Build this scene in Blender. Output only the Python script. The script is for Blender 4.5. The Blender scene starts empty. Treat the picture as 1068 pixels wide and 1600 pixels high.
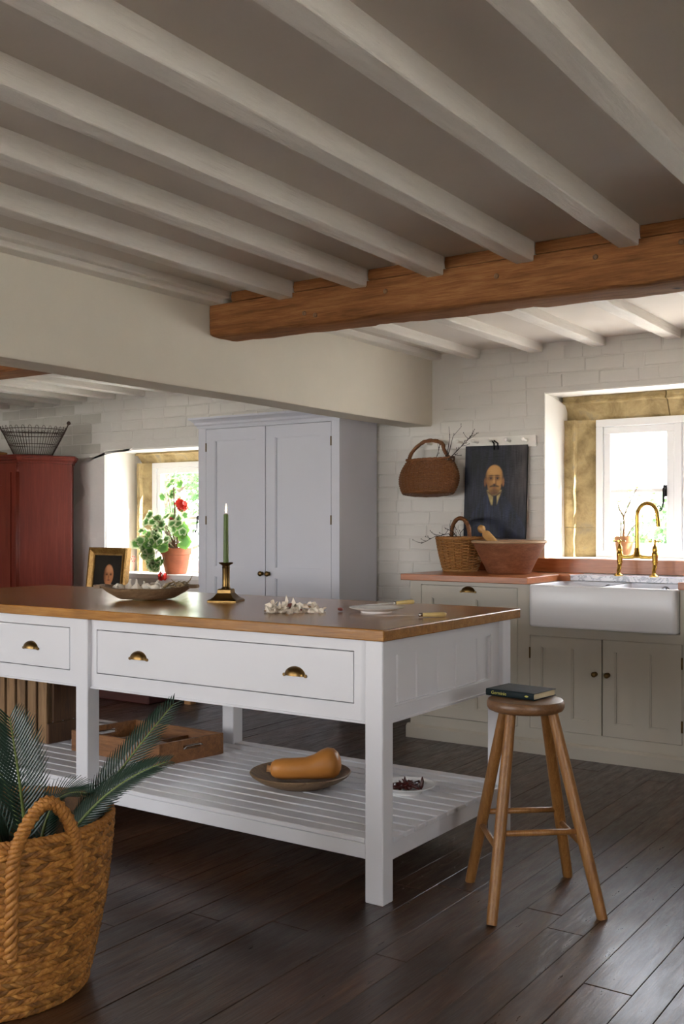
import bpy, bmesh, math, random
from mathutils import Vector, Matrix, noise as mnoise
random.seed(7)
R = math.radians
scn = bpy.context.scene
COL = scn.collection

# ------------------------------------------------------------------ camera
cam = bpy.data.cameras.new('camera')
cam.sensor_fit = 'VERTICAL'; cam.sensor_height = 36.0
cam.lens = 1625.1 / 1600 * 36.0
cam.shift_y = 17.4 / 1600
cam.clip_start = 0.05
camo = bpy.data.objects.new('camera', cam); COL.objects.link(camo)
camo.location = (0, 0, 1.26); camo.rotation_euler = (R(90), 0, R(34.318))
scn.camera = camo

# ------------------------------------------------------------------ sky, sun, window portals, exposure
SKY = 5.6
w = bpy.data.worlds.new('sky'); scn.world = w; w.use_nodes = True
nt = w.node_tree; nt.nodes.clear()
tc = nt.nodes.new('ShaderNodeTexCoord'); sp = nt.nodes.new('ShaderNodeSeparateXYZ')
rp = nt.nodes.new('ShaderNodeValToRGB'); bg = nt.nodes.new('ShaderNodeBackground'); ou = nt.nodes.new('ShaderNodeOutputWorld')
rp.color_ramp.elements[0].position = 0.0; rp.color_ramp.elements[0].color = (1.0, 0.99, 0.975, 1)
rp.color_ramp.elements[1].position = 0.7; rp.color_ramp.elements[1].color = (0.70, 0.81, 1.0, 1)
nt.links.new(tc.outputs['Generated'], sp.inputs[0]); nt.links.new(sp.outputs['Z'], rp.inputs[0])
nt.links.new(rp.outputs[0], bg.inputs[0]); bg.inputs[1].default_value = SKY
nt.links.new(bg.outputs[0], ou.inputs[0])

sun = bpy.data.lights.new('sun', 'SUN'); sun.energy = 17.0; sun.angle = R(1.0); sun.color = (1.0, 0.93, 0.82)
suno = bpy.data.objects.new('sun', sun); COL.objects.link(suno)
suno.rotation_euler = Vector((-0.80, -0.28, -0.53)).to_track_quat('-Z', 'Y').to_euler()

def portal(name, loc, direction, sx, sz):
    l = bpy.data.lights.new(name, 'AREA'); l.shape = 'RECTANGLE'; l.size = sx; l.size_y = sz
    l.cycles.is_portal = True
    o = bpy.data.objects.new(name, l); COL.objects.link(o)
    o.location = loc; o.rotation_euler = Vector(direction).to_track_quat('-Z', 'Z').to_euler()
portal('portal_sink_window', (-1.36, 6.34, 1.5), (0, -1, 0), 2.2, 1.1)
portal('portal_plant_window', (-5.7, 6.34, 1.35), (0, -1, 0), 1.5, 1.1)
portal('portal_rear_window', (-3.1, -2.44, 1.35), (0, 1, 0), 1.8, 1.3)
portal('portal_rear_left_window', (-6.0, -2.44, 1.45), (0, 1, 0), 2.4, 1.4)
portal('portal_right_window', (2.34, -.5, 1.45), (-1, 0, 0), 1.8, 1.3)

vs = scn.view_settings
scn.display_settings.display_device = 'sRGB'
vs.view_transform = 'Standard'; vs.look = 'None'; vs.gamma = 1.0; vs.use_curve_mapping = False
vs.exposure = 1.64
scn.cycles.max_bounces = 10; scn.cycles.diffuse_bounces = 6; scn.cycles.glossy_bounces = 4
scn.cycles.transparent_max_bounces = 12
scn.cycles.sample_clamp_indirect = 6.0
scn.cycles.caustics_reflective = False; scn.cycles.caustics_refractive = False

# ------------------------------------------------------------------ helpers
def lin(r, g, b):
    f = lambda c: (c/12.92 if c <= .04045 else ((c+.055)/1.055)**2.4)
    return (f(r/255), f(g/255), f(b/255), 1)

class MB:
    def __init__(s): s.v = []; s.f = []; s.c = None
    def add(s, vs, fs):
        n = len(s.v); s.v.extend(vs); s.f.extend([tuple(i+n for i in f) for f in fs]); return s
    def box(s, x0, x1, y0, y1, z0, z1):
        return s.add([(x0,y0,z0),(x1,y0,z0),(x1,y1,z0),(x0,y1,z0),(x0,y0,z1),(x1,y0,z1),(x1,y1,z1),(x0,y1,z1)],
              [(0,3,2,1),(4,5,6,7),(0,1,5,4),(1,2,6,5),(2,3,7,6),(3,0,4,7)])
    def prism(s, poly, z0, z1):
        n = len(poly)
        vs = [(p[0],p[1],z0) for p in poly] + [(p[0],p[1],z1) for p in poly]
        fs = [tuple(range(n-1,-1,-1)), tuple(range(n,2*n))] + [(i,(i+1)%n,n+(i+1)%n,n+i) for i in range(n)]
        return s.add(vs, fs)
    def lathe(s, prof, c=(0,0,0), n=32, sx=1, sy=1, rot=0, fn=None):
        """prof: list of (r,z); closed with end caps when r==0"""
        cx, cy, cz = c; ring = []
        vs = []; fs = []
        for (r, z) in prof:
            if r < 1e-6: ring.append([len(vs)]); vs.append((cx,cy,cz+z))
            else:
                ids = []
                for i in range(n):
                    a = 2*math.pi*i/n + rot; ids.append(len(vs))
                    vs.append((cx+r*math.cos(a)*sx, cy+r*math.sin(a)*sy, cz+z))
                ring.append(ids)
        for a, b in zip(ring, ring[1:]):
            if len(a) == 1 and len(b) == 1: continue
            for i in range(n):
                j = (i+1) % n
                if len(a) == 1: fs.append((a[0], b[j], b[i]))
                elif len(b) == 1: fs.append((a[i], a[j], b[0]))
                else: fs.append((a[i], a[j], b[j], b[i]))
        return s.add(vs, fs)
    def tube(s, pts, rad, n=8, closed=False, caps=True):
        pts = [Vector(p) for p in pts]; m = len(pts)
        if not hasattr(rad, '__len__'): rad = [rad]*m
        vs = []; fs = []; prev = None
        for i, p in enumerate(pts):
            if closed: t = pts[(i+1)%m] - pts[i-1]
            else: t = pts[min(i+1,m-1)] - pts[max(i-1,0)]
            if t.length < 1e-9: t = Vector((0,0,1))
            t.normalize()
            if prev is None:
                a = Vector((0,0,1)) if abs(t.z) < .9 else Vector((1,0,0))
                u = t.cross(a).normalized()
            else:
                u = prev - t*prev.dot(t)
                u = u.normalized() if u.length > 1e-6 else t.orthogonal().normalized()
            prev = u; b = t.cross(u)
            for k in range(n):
                an = 2*math.pi*k/n
                vs.append(tuple(p + (u*math.cos(an) + b*math.sin(an))*rad[i]))
        for i in range(m if closed else m-1):
            for k in range(n):
                a0 = i*n+k; a1 = i*n+(k+1)%n; b0 = ((i+1)%m)*n+k; b1 = ((i+1)%m)*n+(k+1)%n
                fs.append((a0,a1,b1,b0))
        if not closed and caps:
            fs.append(tuple(range(n-1,-1,-1))); fs.append(tuple(range((m-1)*n, m*n)))
        return s.add(vs, fs)
    def xform(s, M):
        s.v = [tuple(M @ Vector(p)) for p in s.v]; return s
    def jitter(s, amt, sc=8.0, seed=0):
        o = Vector((seed*3.1, seed*1.7, seed*.9))
        s.v = [tuple(Vector(p) + mnoise.noise_vector(Vector(p)*sc + o)*amt) for p in s.v]; return s

def make_mesh(name, mb, mat, off=(0,0,0), smooth=None, bevel=0, segs=1, weld=False):
    me = bpy.data.meshes.new(name)
    ox, oy, oz = off
    me.from_pydata([(x-ox, y-oy, z-oz) for x, y, z in mb.v], [], mb.f)
    if mb.c:
        ca = me.color_attributes.new('Col', 'FLOAT_COLOR', 'POINT')
        for i, c in enumerate(mb.c): ca.data[i].color = c
    bm = bmesh.new(); bm.from_mesh(me)
    if weld: bmesh.ops.remove_doubles(bm, verts=bm.verts, dist=1e-5)
    bmesh.ops.recalc_face_normals(bm, faces=bm.faces)
    if bevel:
        es = [e for e in bm.edges if len(e.link_faces) == 2 and e.calc_face_angle(0) > R(35)]
        bmesh.ops.bevel(bm, geom=es, offset=bevel, segments=segs, profile=.5, affect='EDGES', clamp_overlap=True)
    bm.to_mesh(me); bm.free()
    if mat: me.materials.append(mat)
    if smooth:
        me.shade_smooth()
        if smooth is not True: me.set_sharp_from_angle(angle=R(smooth))
    return me

WLOC = {}
def obj(name, mb, mat, parent=None, smooth=None, bevel=0, segs=1, label=None, kind=None, weld=False, loc=None, local=False):
    off = WLOC.get(parent.name, (0,0,0)) if parent else (loc or (0,0,0))
    if local: off = (0,0,0)
    me = make_mesh(name, mb, mat, off, smooth, bevel, segs, weld)
    o = bpy.data.objects.new(name, me); COL.objects.link(o)
    if parent:
        o.parent = parent; WLOC[o.name] = WLOC.get(parent.name, (0,0,0))
    else:
        o.location = off; WLOC[o.name] = off
    if label: o['label'] = label
    if kind: o['kind'] = kind
    return o
def tag(o, label, cat, group=None):
    o['label'] = label; o['category'] = cat
    if group: o['group'] = group
    return o
def thing(name, label, cat, loc, group=None):
    o = bpy.data.objects.new(name, None); COL.objects.link(o); o.location = loc
    o.empty_display_size = .1
    WLOC[o.name] = tuple(loc); return tag(o, label, cat, group)
def struct(name, mb, mat, **k):
    return obj(name, mb, mat, kind='structure', **k)
def inst(name, me, parent, M, label=None):
    o = bpy.data.objects.new(name, me); COL.objects.link(o); o.parent = parent
    off = Vector(WLOC.get(parent.name, (0,0,0)))
    o.matrix_local = Matrix.Translation(-off) @ M
    return o
def dup(root, loc=None, rot=None, label=None, group=None):
    r = root.copy(); COL.objects.link(r)
    if loc is not None: r.location = loc
    if rot is not None: r.rotation_euler = rot
    if label: r['label'] = label
    if group: r['group'] = group
    for ch in list(root.children):
        c = ch.copy(); COL.objects.link(c); c.parent = r
        for g in list(ch.children):
            d = g.copy(); COL.objects.link(d); d.parent = c
    return r

# ------------------------------------------------------------------ materials
def new_mat(name):
    m = bpy.data.materials.new(name); m.use_nodes = True
    n = m.node_tree; b = n.nodes['Principled BSDF']
    return m, n, b
def ramp(n, cols, pos=None):
    r = n.nodes.new('ShaderNodeValToRGB'); e = r.color_ramp.elements
    while len(e) < len(cols): e.new(.5)
    for i, c in enumerate(cols):
        e[i].position = pos[i] if pos else i/(len(cols)-1); e[i].color = c
    return r
def coords(n, scale=(1,1,1), kind='Object', rot=(0,0,0)):
    t = n.nodes.new('ShaderNodeTexCoord'); m = n.nodes.new('ShaderNodeMapping')
    m.inputs['Scale'].default_value = scale; m.inputs['Rotation'].default_value = rot
    n.links.new(t.outputs[kind], m.inputs[0]); return m
def noise(n, vec, scale, detail=5, rough=.55, dist=0):
    t = n.nodes.new('ShaderNodeTexNoise'); t.inputs['Scale'].default_value = scale
    t.inputs['Detail'].default_value = detail; t.inputs['Roughness'].default_value = rough; t.inputs['Distortion'].default_value = dist
    n.links.new(vec.outputs[0], t.inputs['Vector']); return t
def bump(n, b, h, strength, dist=.01, prev=None):
    u = n.nodes.new('ShaderNodeBump'); u.inputs['Strength'].default_value = strength; u.inputs['Distance'].default_value = dist
    n.links.new(h, u.inputs['Height'])
    if prev: n.links.new(prev.outputs[0], u.inputs['Normal'])
    n.links.new(u.outputs[0], b.inputs['Normal']); return u
def rand_tint(n, colour_out, amount=.35):
    """per-object value variation"""
    oi = n.nodes.new('ShaderNodeObjectInfo'); mr = n.nodes.new('ShaderNodeMapRange')
    mr.inputs[3].default_value = 1-amount; mr.inputs[4].default_value = 1+amount
    n.links.new(oi.outputs['Random'], mr.inputs[0])
    h = n.nodes.new('ShaderNodeHueSaturation'); n.links.new(mr.outputs[0], h.inputs['Value']); n.links.new(colour_out, h.inputs['Color'])
    return h.outputs[0]
def paint(name, c, rough=.45, bumpy=.0, bscale=30, var=.04, spec=.5, grain=None):
    m, n, b = new_mat(name); b.inputs['Roughness'].default_value = rough
    b.inputs['Specular IOR Level'].default_value = spec
    v = coords(n, grain or (1,1,1)); t = noise(n, v, 3 if not grain else 6, 6)
    lo = tuple(x*(1-var) for x in c[:3])+(1,); hi = tuple(min(1,x*(1+var)) for x in c[:3])+(1,)
    r = ramp(n, [lo, hi], [.3,.7]); n.links.new(t.outputs[0], r.inputs[0]); n.links.new(r.outputs[0], b.inputs['Base Color'])
    if bumpy:
        t2 = noise(n, v, bscale, 6, .6); bump(n, b, t2.outputs[0], bumpy, .008)
    return m
def wood(name, cols, scale=(1.5,22,22), rough=.45, bmp=.25, nscale=3.0, rnd=0, spot=None, spec=.5, coat=0, pos=None, fine=.35):
    m, n, b = new_mat(name); b.inputs['Specular IOR Level'].default_value = spec
    v = coords(n, scale); t = noise(n, v, nscale, 8, .62, .6)
    v2 = coords(n, (1,1,1)); t2 = noise(n, v2, 2.2, 3)
    mx = n.nodes.new('ShaderNodeMix'); mx.data_type = 'FLOAT'; mx.inputs[0].default_value = .35
    n.links.new(t.outputs[0], mx.inputs[2]); n.links.new(t2.outputs[0], mx.inputs[3])
    v3 = coords(n, tuple(q*(4.5 if q > 2 else 2.2) for q in scale)); t3 = noise(n, v3, nscale, 4, .7, .3)
    mf = n.nodes.new('ShaderNodeMix'); mf.data_type = 'FLOAT'; mf.inputs[0].default_value = fine
    n.links.new(mx.outputs[0], mf.inputs[2]); n.links.new(t3.outputs[0], mf.inputs[3]); mx = mf
    r = ramp(n, cols, pos or [.32 + .36*i/(len(cols)-1) for i in range(len(cols))]); n.links.new(mx.outputs[0], r.inputs[0])
    out = r.outputs[0]
    if spot:
        vo = n.nodes.new('ShaderNodeTexVoronoi'); vo.inputs['Scale'].default_value = spot[1]
        n.links.new(v2.outputs[0], vo.inputs['Vector'])
        rr = ramp(n, [(0,0,0,1),(1,1,1,1)], [.02,.09]); n.links.new(vo.outputs['Distance'], rr.inputs[0])
        m2 = n.nodes.new('ShaderNodeMix'); m2.data_type = 'RGBA'; m2.inputs[6].default_value = spot[0]
        n.links.new(rr.outputs[0], m2.inputs[0]); n.links.new(out, m2.inputs[7]); out = m2.outputs[2]
    if rnd: out = rand_tint(n, out, rnd)
    n.links.new(out, b.inputs['Base Color'])
    b.inputs['Roughness'].default_value = rough
    if coat: b.inputs['Coat Weight'].default_value = coat; b.inputs['Coat Roughness'].default_value = .2
    if bmp:
        u = bump(n, b, t.outputs[0], bmp, .004); bump(n, b, t3.outputs[0], bmp*.7, .002, u)
    return m
def flat(name, c, rough=.5, metal=0, spec=.5):
    m, n, b = new_mat(name)
    v = coords(n); t = noise(n, v, 14, 4); k = .14
    r = ramp(n, [tuple(x*(1-k) for x in c[:3])+(1,), tuple(min(1,x*(1+k)) for x in c[:3])+(1,)], [.35,.65])
    n.links.new(t.outputs[0], r.inputs[0]); n.links.new(r.outputs[0], b.inputs['Base Color'])
    b.inputs['Roughness'].default_value = rough; b.inputs['Metallic'].default_value = metal; b.inputs['Specular IOR Level'].default_value = spec
    return m
def vcol(name, rough=.5, bmp=0, bscale=(40,40,40), trans=0):
    m, n, b = new_mat(name); a = n.nodes.new('ShaderNodeAttribute'); a.attribute_name = 'Col'
    n.links.new(a.outputs['Color'], b.inputs['Base Color']); b.inputs['Roughness'].default_value = rough
    if bmp:
        v = coords(n, bscale); t = noise(n, v, 3, 6); bump(n, b, t.outputs[0], bmp, .003)
    if trans:
        o = n.nodes['Material Output']; tr = n.nodes.new('ShaderNodeBsdfTranslucent'); mx = n.nodes.new('ShaderNodeMixShader')
        n.links.new(a.outputs['Color'], tr.inputs[0]); mx.inputs[0].default_value = trans
        n.links.new(b.outputs[0], mx.inputs[1]); n.links.new(tr.outputs[0], mx.inputs[2]); n.links.new(mx.outputs[0], o.inputs[0])
    return m

M = {}
M['plaster'] = paint('plaster', lin(212,205,190), .75, .25, 9, .03, .2)
M['ceil'] = paint('ceiling_paint', lin(205,197,187), .7, .18, 10, .03, .2)
M['joist'] = paint('joist_paint', lin(218,212,203), .55, .8, 7, .03, .3, grain=(9,1,9))
M['brickpaint'] = paint('painted_brick', lin(214,210,203), .72, .55, 16, .05, .2)
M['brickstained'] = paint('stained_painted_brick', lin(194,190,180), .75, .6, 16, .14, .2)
M['roughplaster'] = paint('rough_plaster', lin(226,222,218), .75, .6, 10, .04, .2)
M['reveal'] = paint('reveal_paint', lin(236,233,226), .7, .25, 8, .03, .2)
M['island'] = paint('island_paint', lin(210,209,212), .38, .06, 40, .015, .5)
M['wardrobe'] = paint('wardrobe_paint', lin(207,208,217), .36, .05, 40, .015, .5)
M['cabinet'] = paint('cabinet_paint', lin(184,177,163), .4, .05, 40, .02, .5)
M['white'] = paint('white_gloss', lin(240,240,240), .35, 0, 1, .01)
M['ceramic'] = paint('glazed_ceramic', lin(230,229,231), .26, 0, 1, .01)
M['oaktop'] = wood('island_oak', [lin(98,60,20), lin(150,100,40), lin(184,130,60)], (1.2,14,14), .24, .12, 3.2, spot=(lin(70,38,14), 5), coat=.25)
M['counterwood'] = wood('counter_wood', [lin(146,84,46), lin(176,106,62), lin(196,126,80)], (1.5,18,18), .3, .08, 3.0, coat=.15)
M['beam'] = wood('beam_wood', [lin(84,52,28), lin(138,90,52), lin(174,124,80)], (1.0,11,11), .78, .9, 3.2, spot=(lin(60,32,16), 3.2), spec=.2)
M['floor'] = wood('floor_boards', [lin(28,16,9), lin(60,38,24), lin(98,66,43)], (14,.9,14), .36, .55, 3.4, rnd=.32, spec=.45, coat=.3)
M['stool'] = wood('stool_oak', [lin(104,66,30), lin(144,98,50), lin(172,126,72)], (28,28,1.6), .42, .15, 3.0)
M['stoolseat'] = wood('stool_seat_elm', [lin(84,56,34), lin(116,82,52), lin(140,104,70)], (3,20,20), .38, .12, 3.0)
M['dish'] = wood('dish_wood', [lin(84,64,44), lin(128,102,74), lin(158,132,102)], (3,14,14), .55, .4)
M['dishin'] = wood('dish_inner_wood', [lin(60,42,30), lin(88,66,48)], (3,14,14), .5, .3)
M['tray'] = wood('tray_wood', [lin(66,38,18), lin(122,78,40), lin(150,104,58)], (2,16,16), .6, .5, rnd=.15)
M['crate'] = wood('crate_wood', [lin(70,50,32), lin(124,94,62), lin(152,120,84)], (14,14,1.6), .75, .6, rnd=.2)
M['cratedark'] = wood('crate_side_wood', [lin(46,28,14), lin(84,54,28), lin(104,70,38)], (14,14,1.6), .7, .5)
M['pin'] = wood('rolling_pin_wood', [lin(176,130,74), lin(206,164,106)], (3,20,20), .45, .1)
M['bowlwood'] = wood('bowl_wood', [lin(86,48,28), lin(124,76,48), lin(150,102,72)], (4,4,12), .6, .4)
M['bowlrim'] = wood('bowl_rim_wood', [lin(150,116,84), lin(190,160,124)], (4,4,12), .6, .2)
M['red'] = wood('red_paint', [lin(58,18,10), lin(100,34,20), lin(126,58,40)], (6,6,.7), .46, .12, 2.4, spec=.3, pos=[.22,.5,.85])
M['redchest'] = wood('dark_red_paint', [lin(48,20,18), lin(86,40,34)], (1,8,8), .5, .2)
M['brass'] = flat('brass', lin(196,158,74), .22, 1)
M['agedbrass'] = flat('aged_brass', lin(112,88,52), .34, 1)
M['iron'] = flat('black_iron', lin(30,30,32), .5, .6)
M['wire'] = flat('rusty_wire', lin(62,44,34), .7, .3)
M['steel'] = flat('steel', lin(190,190,190), .25, 1)
M['bone'] = flat('bone_handle', lin(214,186,120), .4)
M['candle'] = flat('candle_wax', lin(78,98,30), .45)
M['twig'] = flat('twig_bark', lin(46,34,28), .8)
M['stem'] = flat('brown_stem', lin(120,96,70), .7)
M['terracotta'] = flat('terracotta', lin(184,106,72), .75)
M['terracottalight'] = flat('pale_terracotta', lin(190,136,92), .75)
M['wicker'] = wood('wicker', [lin(104,64,28), lin(158,108,54), lin(188,140,82)], (30,30,30), .55, .2, 3)
M['wickerdark'] = wood('dark_wicker', [lin(70,40,18), lin(120,74,36), lin(146,98,54)], (30,30,30), .5, .2, 3)
M['straw'] = wood('straw', [lin(92,54,16), lin(158,102,38), lin(194,138,64)], (22,22,22), .65, .2, 2.4)
M['strawin'] = wood('straw_inner', [lin(60,38,18), lin(104,72,38)], (22,22,22), .8, .2, 2.4)
M['frond'] = paint('palm_leaf', lin(26,50,36), .34, 0, 1, .3)
M['rachis'] = flat('palm_stem', lin(96,110,52), .5)
M['squash'] = paint('squash_skin', lin(196,130,62), .42, .05, 30, .1)
M['garlic'] = paint('garlic_skin', lin(226,216,200), .55, .1, 20, .06)
M['garlicpink'] = flat('garlic_clove_skin', lin(140,78,70), .5)
M['chilli'] = flat('dried_chilli', lin(62,14,10), .3)
M['husk'] = flat('dry_stalk', lin(138,118,86), .8)
M['gilt'] = wood('gilt_frame', [lin(92,66,30), lin(150,112,56), lin(186,150,86)], (8,8,8), .38, .15)
M['gilt'].node_tree.nodes['Principled BSDF'].inputs['Metallic'].default_value = .55
M['painting'] = vcol('oil_painting', .38, .5, (14,14,90)); M['painting'].node_tree.nodes['Principled BSDF'].inputs['Specular IOR Level'].default_value = .28
M['leafvar'] = vcol('variegated_leaf', .5, 0, trans=.45)
M['petal'] = flat('red_petal', lin(222,44,20), .5)
M['petalpink'] = flat('crimson_petal', lin(176,46,60), .5)
M['treeleaf'] = vcol('tree_leaf', .5, 0, trans=.35)
M['bark'] = flat('tree_bark', lin(90,78,62), .9)
M['grass'] = paint('pale_gravel', lin(222,216,204), .9, .5, 30, .12)
M['book'] = paint('book_cloth', lin(9,22,25), .6, .1, 60, .4, .2)
M['pages'] = flat('book_pages', lin(206,190,156), .8)
M['gold'] = flat('gilt_lettering', lin(168,160,60), .4)
M['dark'] = flat('dark_gap', lin(14,11,10), .9)
M['tan'] = flat('tan_block', lin(176,130,84), .7)

m, n, b = new_mat('straw_braid'); a = n.nodes.new('ShaderNodeAttribute'); a.attribute_name = 'Col'
v = coords(n, (22,22,22)); t = noise(n, v, 2.4, 7, .6); r = ramp(n, [lin(110,68,24), lin(164,110,48), lin(196,144,74)], [.3,.5,.7]); n.links.new(t.outputs[0], r.inputs[0])
mm = n.nodes.new('ShaderNodeMix'); mm.data_type = 'RGBA'; mm.blend_type = 'MULTIPLY'; mm.inputs[0].default_value = 1; n.links.new(r.outputs[0], mm.inputs[6]); n.links.new(a.outputs['Color'], mm.inputs[7])
n.links.new(mm.outputs[2], b.inputs['Base Color']); b.inputs['Roughness'].default_value = .6; b.inputs['Specular IOR Level'].default_value = .3; M['braid'] = m
# stone with a scattered weathering pattern
m, n, b = new_mat('sandstone'); v = coords(n); t = noise(n, v, 7, 8, .65, .4); t2 = noise(n, v, 26, 6, .7)
r = ramp(n, [lin(104,90,66), lin(158,138,98), lin(188,168,124), lin(150,142,124)], [.25,.42,.58,.75])
n.links.new(t.outputs[0], r.inputs[0]); n.links.new(rand_tint(n, r.outputs[0], .12), b.inputs['Base Color']); b.inputs['Roughness'].default_value = .9
b.inputs['Specular IOR Level'].default_value = .15
bump(n, b, t2.outputs[0], .7, .012); M['stone'] = m
# marble
m, n, b = new_mat('marble'); v = coords(n); t = noise(n, v, 5, 8, .7, 2.2)
r = ramp(n, [lin(232,232,234), lin(228,228,232), lin(168,172,182), lin(234,234,236)], [.0,.46,.5,.56])
n.links.new(t.outputs[0], r.inputs[0]); n.links.new(r.outputs[0], b.inputs['Base Color']); b.inputs['Roughness'].default_value = .25; M['marble'] = m
M['china'] = paint('white_china', lin(246,245,243), .18, 0, 1, .01)
# floor boards: scuffs worn through to paler wood, and worn roughness
n = M['floor'].node_tree; b = n.nodes['Principled BSDF']; v = coords(n, (34,9,34)); t = noise(n, v, 2.6, 6, .75, .5)
r = ramp(n, [(0,0,0,1),(1,1,1,1)], [.60,.74]); n.links.new(t.outputs[0], r.inputs[0])
old = b.inputs['Base Color'].links[0].from_socket; mm = n.nodes.new('ShaderNodeMix'); mm.data_type = 'RGBA'; mm.inputs[7].default_value = lin(122,96,76)
mu = n.nodes.new('ShaderNodeMath'); mu.operation = 'MULTIPLY'; mu.inputs[1].default_value = .55; n.links.new(r.outputs[0], mu.inputs[0])
n.links.new(mu.outputs[0], mm.inputs[0]); n.links.new(old, mm.inputs[6]); n.links.new(mm.outputs[2], b.inputs['Base Color'])
n = M['floor'].node_tree; b = n.nodes['Principled BSDF']; v = coords(n, (9,1.6,9)); t = noise(n, v, 3.5, 7, .7)
mr = n.nodes.new('ShaderNodeMapRange'); mr.inputs[1].default_value = .3; mr.inputs[2].default_value = .7; mr.inputs[3].default_value = .24; mr.inputs[4].default_value = .52
n.links.new(t.outputs[0], mr.inputs[0]); n.links.new(mr.outputs[0], b.inputs['Roughness'])
# thin window glass
m, n, b = new_mat('window_glass'); n.nodes.remove(b); o = n.nodes['Material Output']
tr = n.nodes.new('ShaderNodeBsdfTransparent'); gl = n.nodes.new('ShaderNodeBsdfGlossy'); gl.inputs['Roughness'].default_value = .02
lw = n.nodes.new('ShaderNodeLayerWeight'); lw.inputs[0].default_value = .5; mx = n.nodes.new('ShaderNodeMixShader')
pw = n.nodes.new('ShaderNodeMath'); pw.operation = 'POWER'; pw.inputs[1].default_value = 4.0; n.links.new(lw.outputs['Facing'], pw.inputs[0])
ma = n.nodes.new('ShaderNodeMath'); ma.operation = 'MULTIPLY_ADD'; ma.inputs[1].default_value = .9; ma.inputs[2].default_value = .035; n.links.new(pw.outputs[0], ma.inputs[0])
n.links.new(ma.outputs[0], mx.inputs[0]); n.links.new(tr.outputs[0], mx.inputs[1]); n.links.new(gl.outputs[0], mx.inputs[2]); n.links.new(mx.outputs[0], o.inputs[0]); M['glass'] = m
# flame
m, n, b = new_mat('flame'); b.inputs['Base Color'].default_value = (1,.6,.2,1); b.inputs['Emission Color'].default_value = (1,.62,.25,1); b.inputs['Emission Strength'].default_value = 6; M['flame'] = m

# ================================================================== STRUCTURE
XL, XR, YF, WY, ZC = -8.2, 2.2, -2.3, 5.96, 2.36
# ---- floor and its boards
fl = struct('floor', MB().box(XL-.2, XR+.2, YF-.2, WY+.2, -.12, -.012), M['dark'])
edges = [-2.77,-2.64,-2.53,-2.42,-2.305,-2.178,-2.04,-1.90,-1.77,-1.635,-1.53,-1.42,-1.30,-1.18,-1.06,-.925,-.83,-.70]
e = edges[0]
while e > XL: e -= random.uniform(.12,.19); edges.insert(0, max(e, XL))
e = edges[-1]
while e < XR: e += random.uniform(.12,.17); edges.append(min(e, XR))
for a, b_ in zip(edges, edges[1:]):
    cuts = [YF]
    y = YF + random.uniform(1.0, 3.4)
    while y < WY-.5: cuts.append(y); y += random.uniform(2.2, 4.2)
    cuts.append(WY)
    for y0, y1 in zip(cuts, cuts[1:]):
        g = random.uniform(.0005,.0014); dz = random.uniform(-.0012,.0010)
        obj('floorboard', MB().box(a+g, b_-g, y0+.001, y1-.001, -.02, dz), M['floor'], fl, bevel=.0010)

# ---- walls
def wall_with_holes(name, axis, p0, p1, lo, hi, z0, z1, holes, mat):
    """axis 'y': wall spans lo..hi in X with thickness p0..p1 in Y"""
    us = sorted({lo, hi, *[h[0] for h in holes], *[h[1] for h in holes]})
    zs = sorted({z0, z1, *[h[2] for h in holes], *[h[3] for h in holes]})
    mb = MB()
    for ua, ub in zip(us, us[1:]):
        for za, zb in zip(zs, zs[1:]):
            um, zm = (ua+ub)/2, (za+zb)/2
            if any(h[0] < um < h[1] and h[2] < zm < h[3] for h in holes): continue
            if axis == 'y': mb.box(ua, ub, p0, p1, za, zb)
            else: mb.box(p0, p1, ua, ub, za, zb)
    return struct(name, mb, mat)
SINK_H = (-2.564, -.16, 1.045, 2.06)
PLANT_H = (-6.394, -4.92, .852, 1.85)
wall = wall_with_holes('wall_back', 'y', WY-.0005, 6.40, XL-.2, XR+.2, -.1, 2.6, [SINK_H, PLANT_H], M['brickpaint'])
wall_with_holes('wall_front', 'y', YF-.2, YF, XL-.2, XR+.2, -.1, 2.6, [(-4.0,-2.2,.70,2.0), (-7.2,-4.8,.75,2.15)], M['plaster'])
wall_with_holes('wall_right', 'x', XR, XR+.2, YF-.2, 6.4, -.1, 2.6, [(-1.4,.4,.8,2.1)], M['plaster'])
wall_with_holes('wall_left', 'x', XL-.2, XL, YF-.2, 6.4, -.1, 2.6, [], M['plaster'])
for i, (nm, fr) in enumerate((('window_3', ('y', YF-.12, -4.0,-2.2,.70,2.0)), ('window_4', ('y', YF-.12, -7.2,-4.8,.75,2.15)), ('window_5', ('x', XR+.08, -1.4,.4,.8,2.1)))):
    ax, p, u0, u1, z0, z1 = fr; mb = MB(); k = .05
    segs = [(u0,u1,z0,z0+k),(u0,u1,z1-k,z1),(u0,u0+k,z0,z1),(u1-k,u1,z0,z1)] + [(u0+(u1-u0)*t-k/2, u0+(u1-u0)*t+k/2, z0, z1) for t in (1/3,2/3)]
    for s in segs:
        if ax == 'y': mb.box(s[0],s[1],p,p+.05,s[2],s[3])
        else: mb.box(p,p+.05,s[0],s[1],s[2],s[3])
    wn = struct(nm, mb, M['white'])
    g = MB()
    if ax == 'y': g.box(u0,u1,p+.02,p+.024,z0,z1)
    else: g.box(p+.02,p+.024,u0,u1,z0,z1)
    obj('pane', g, M['glass'], wn)

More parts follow.
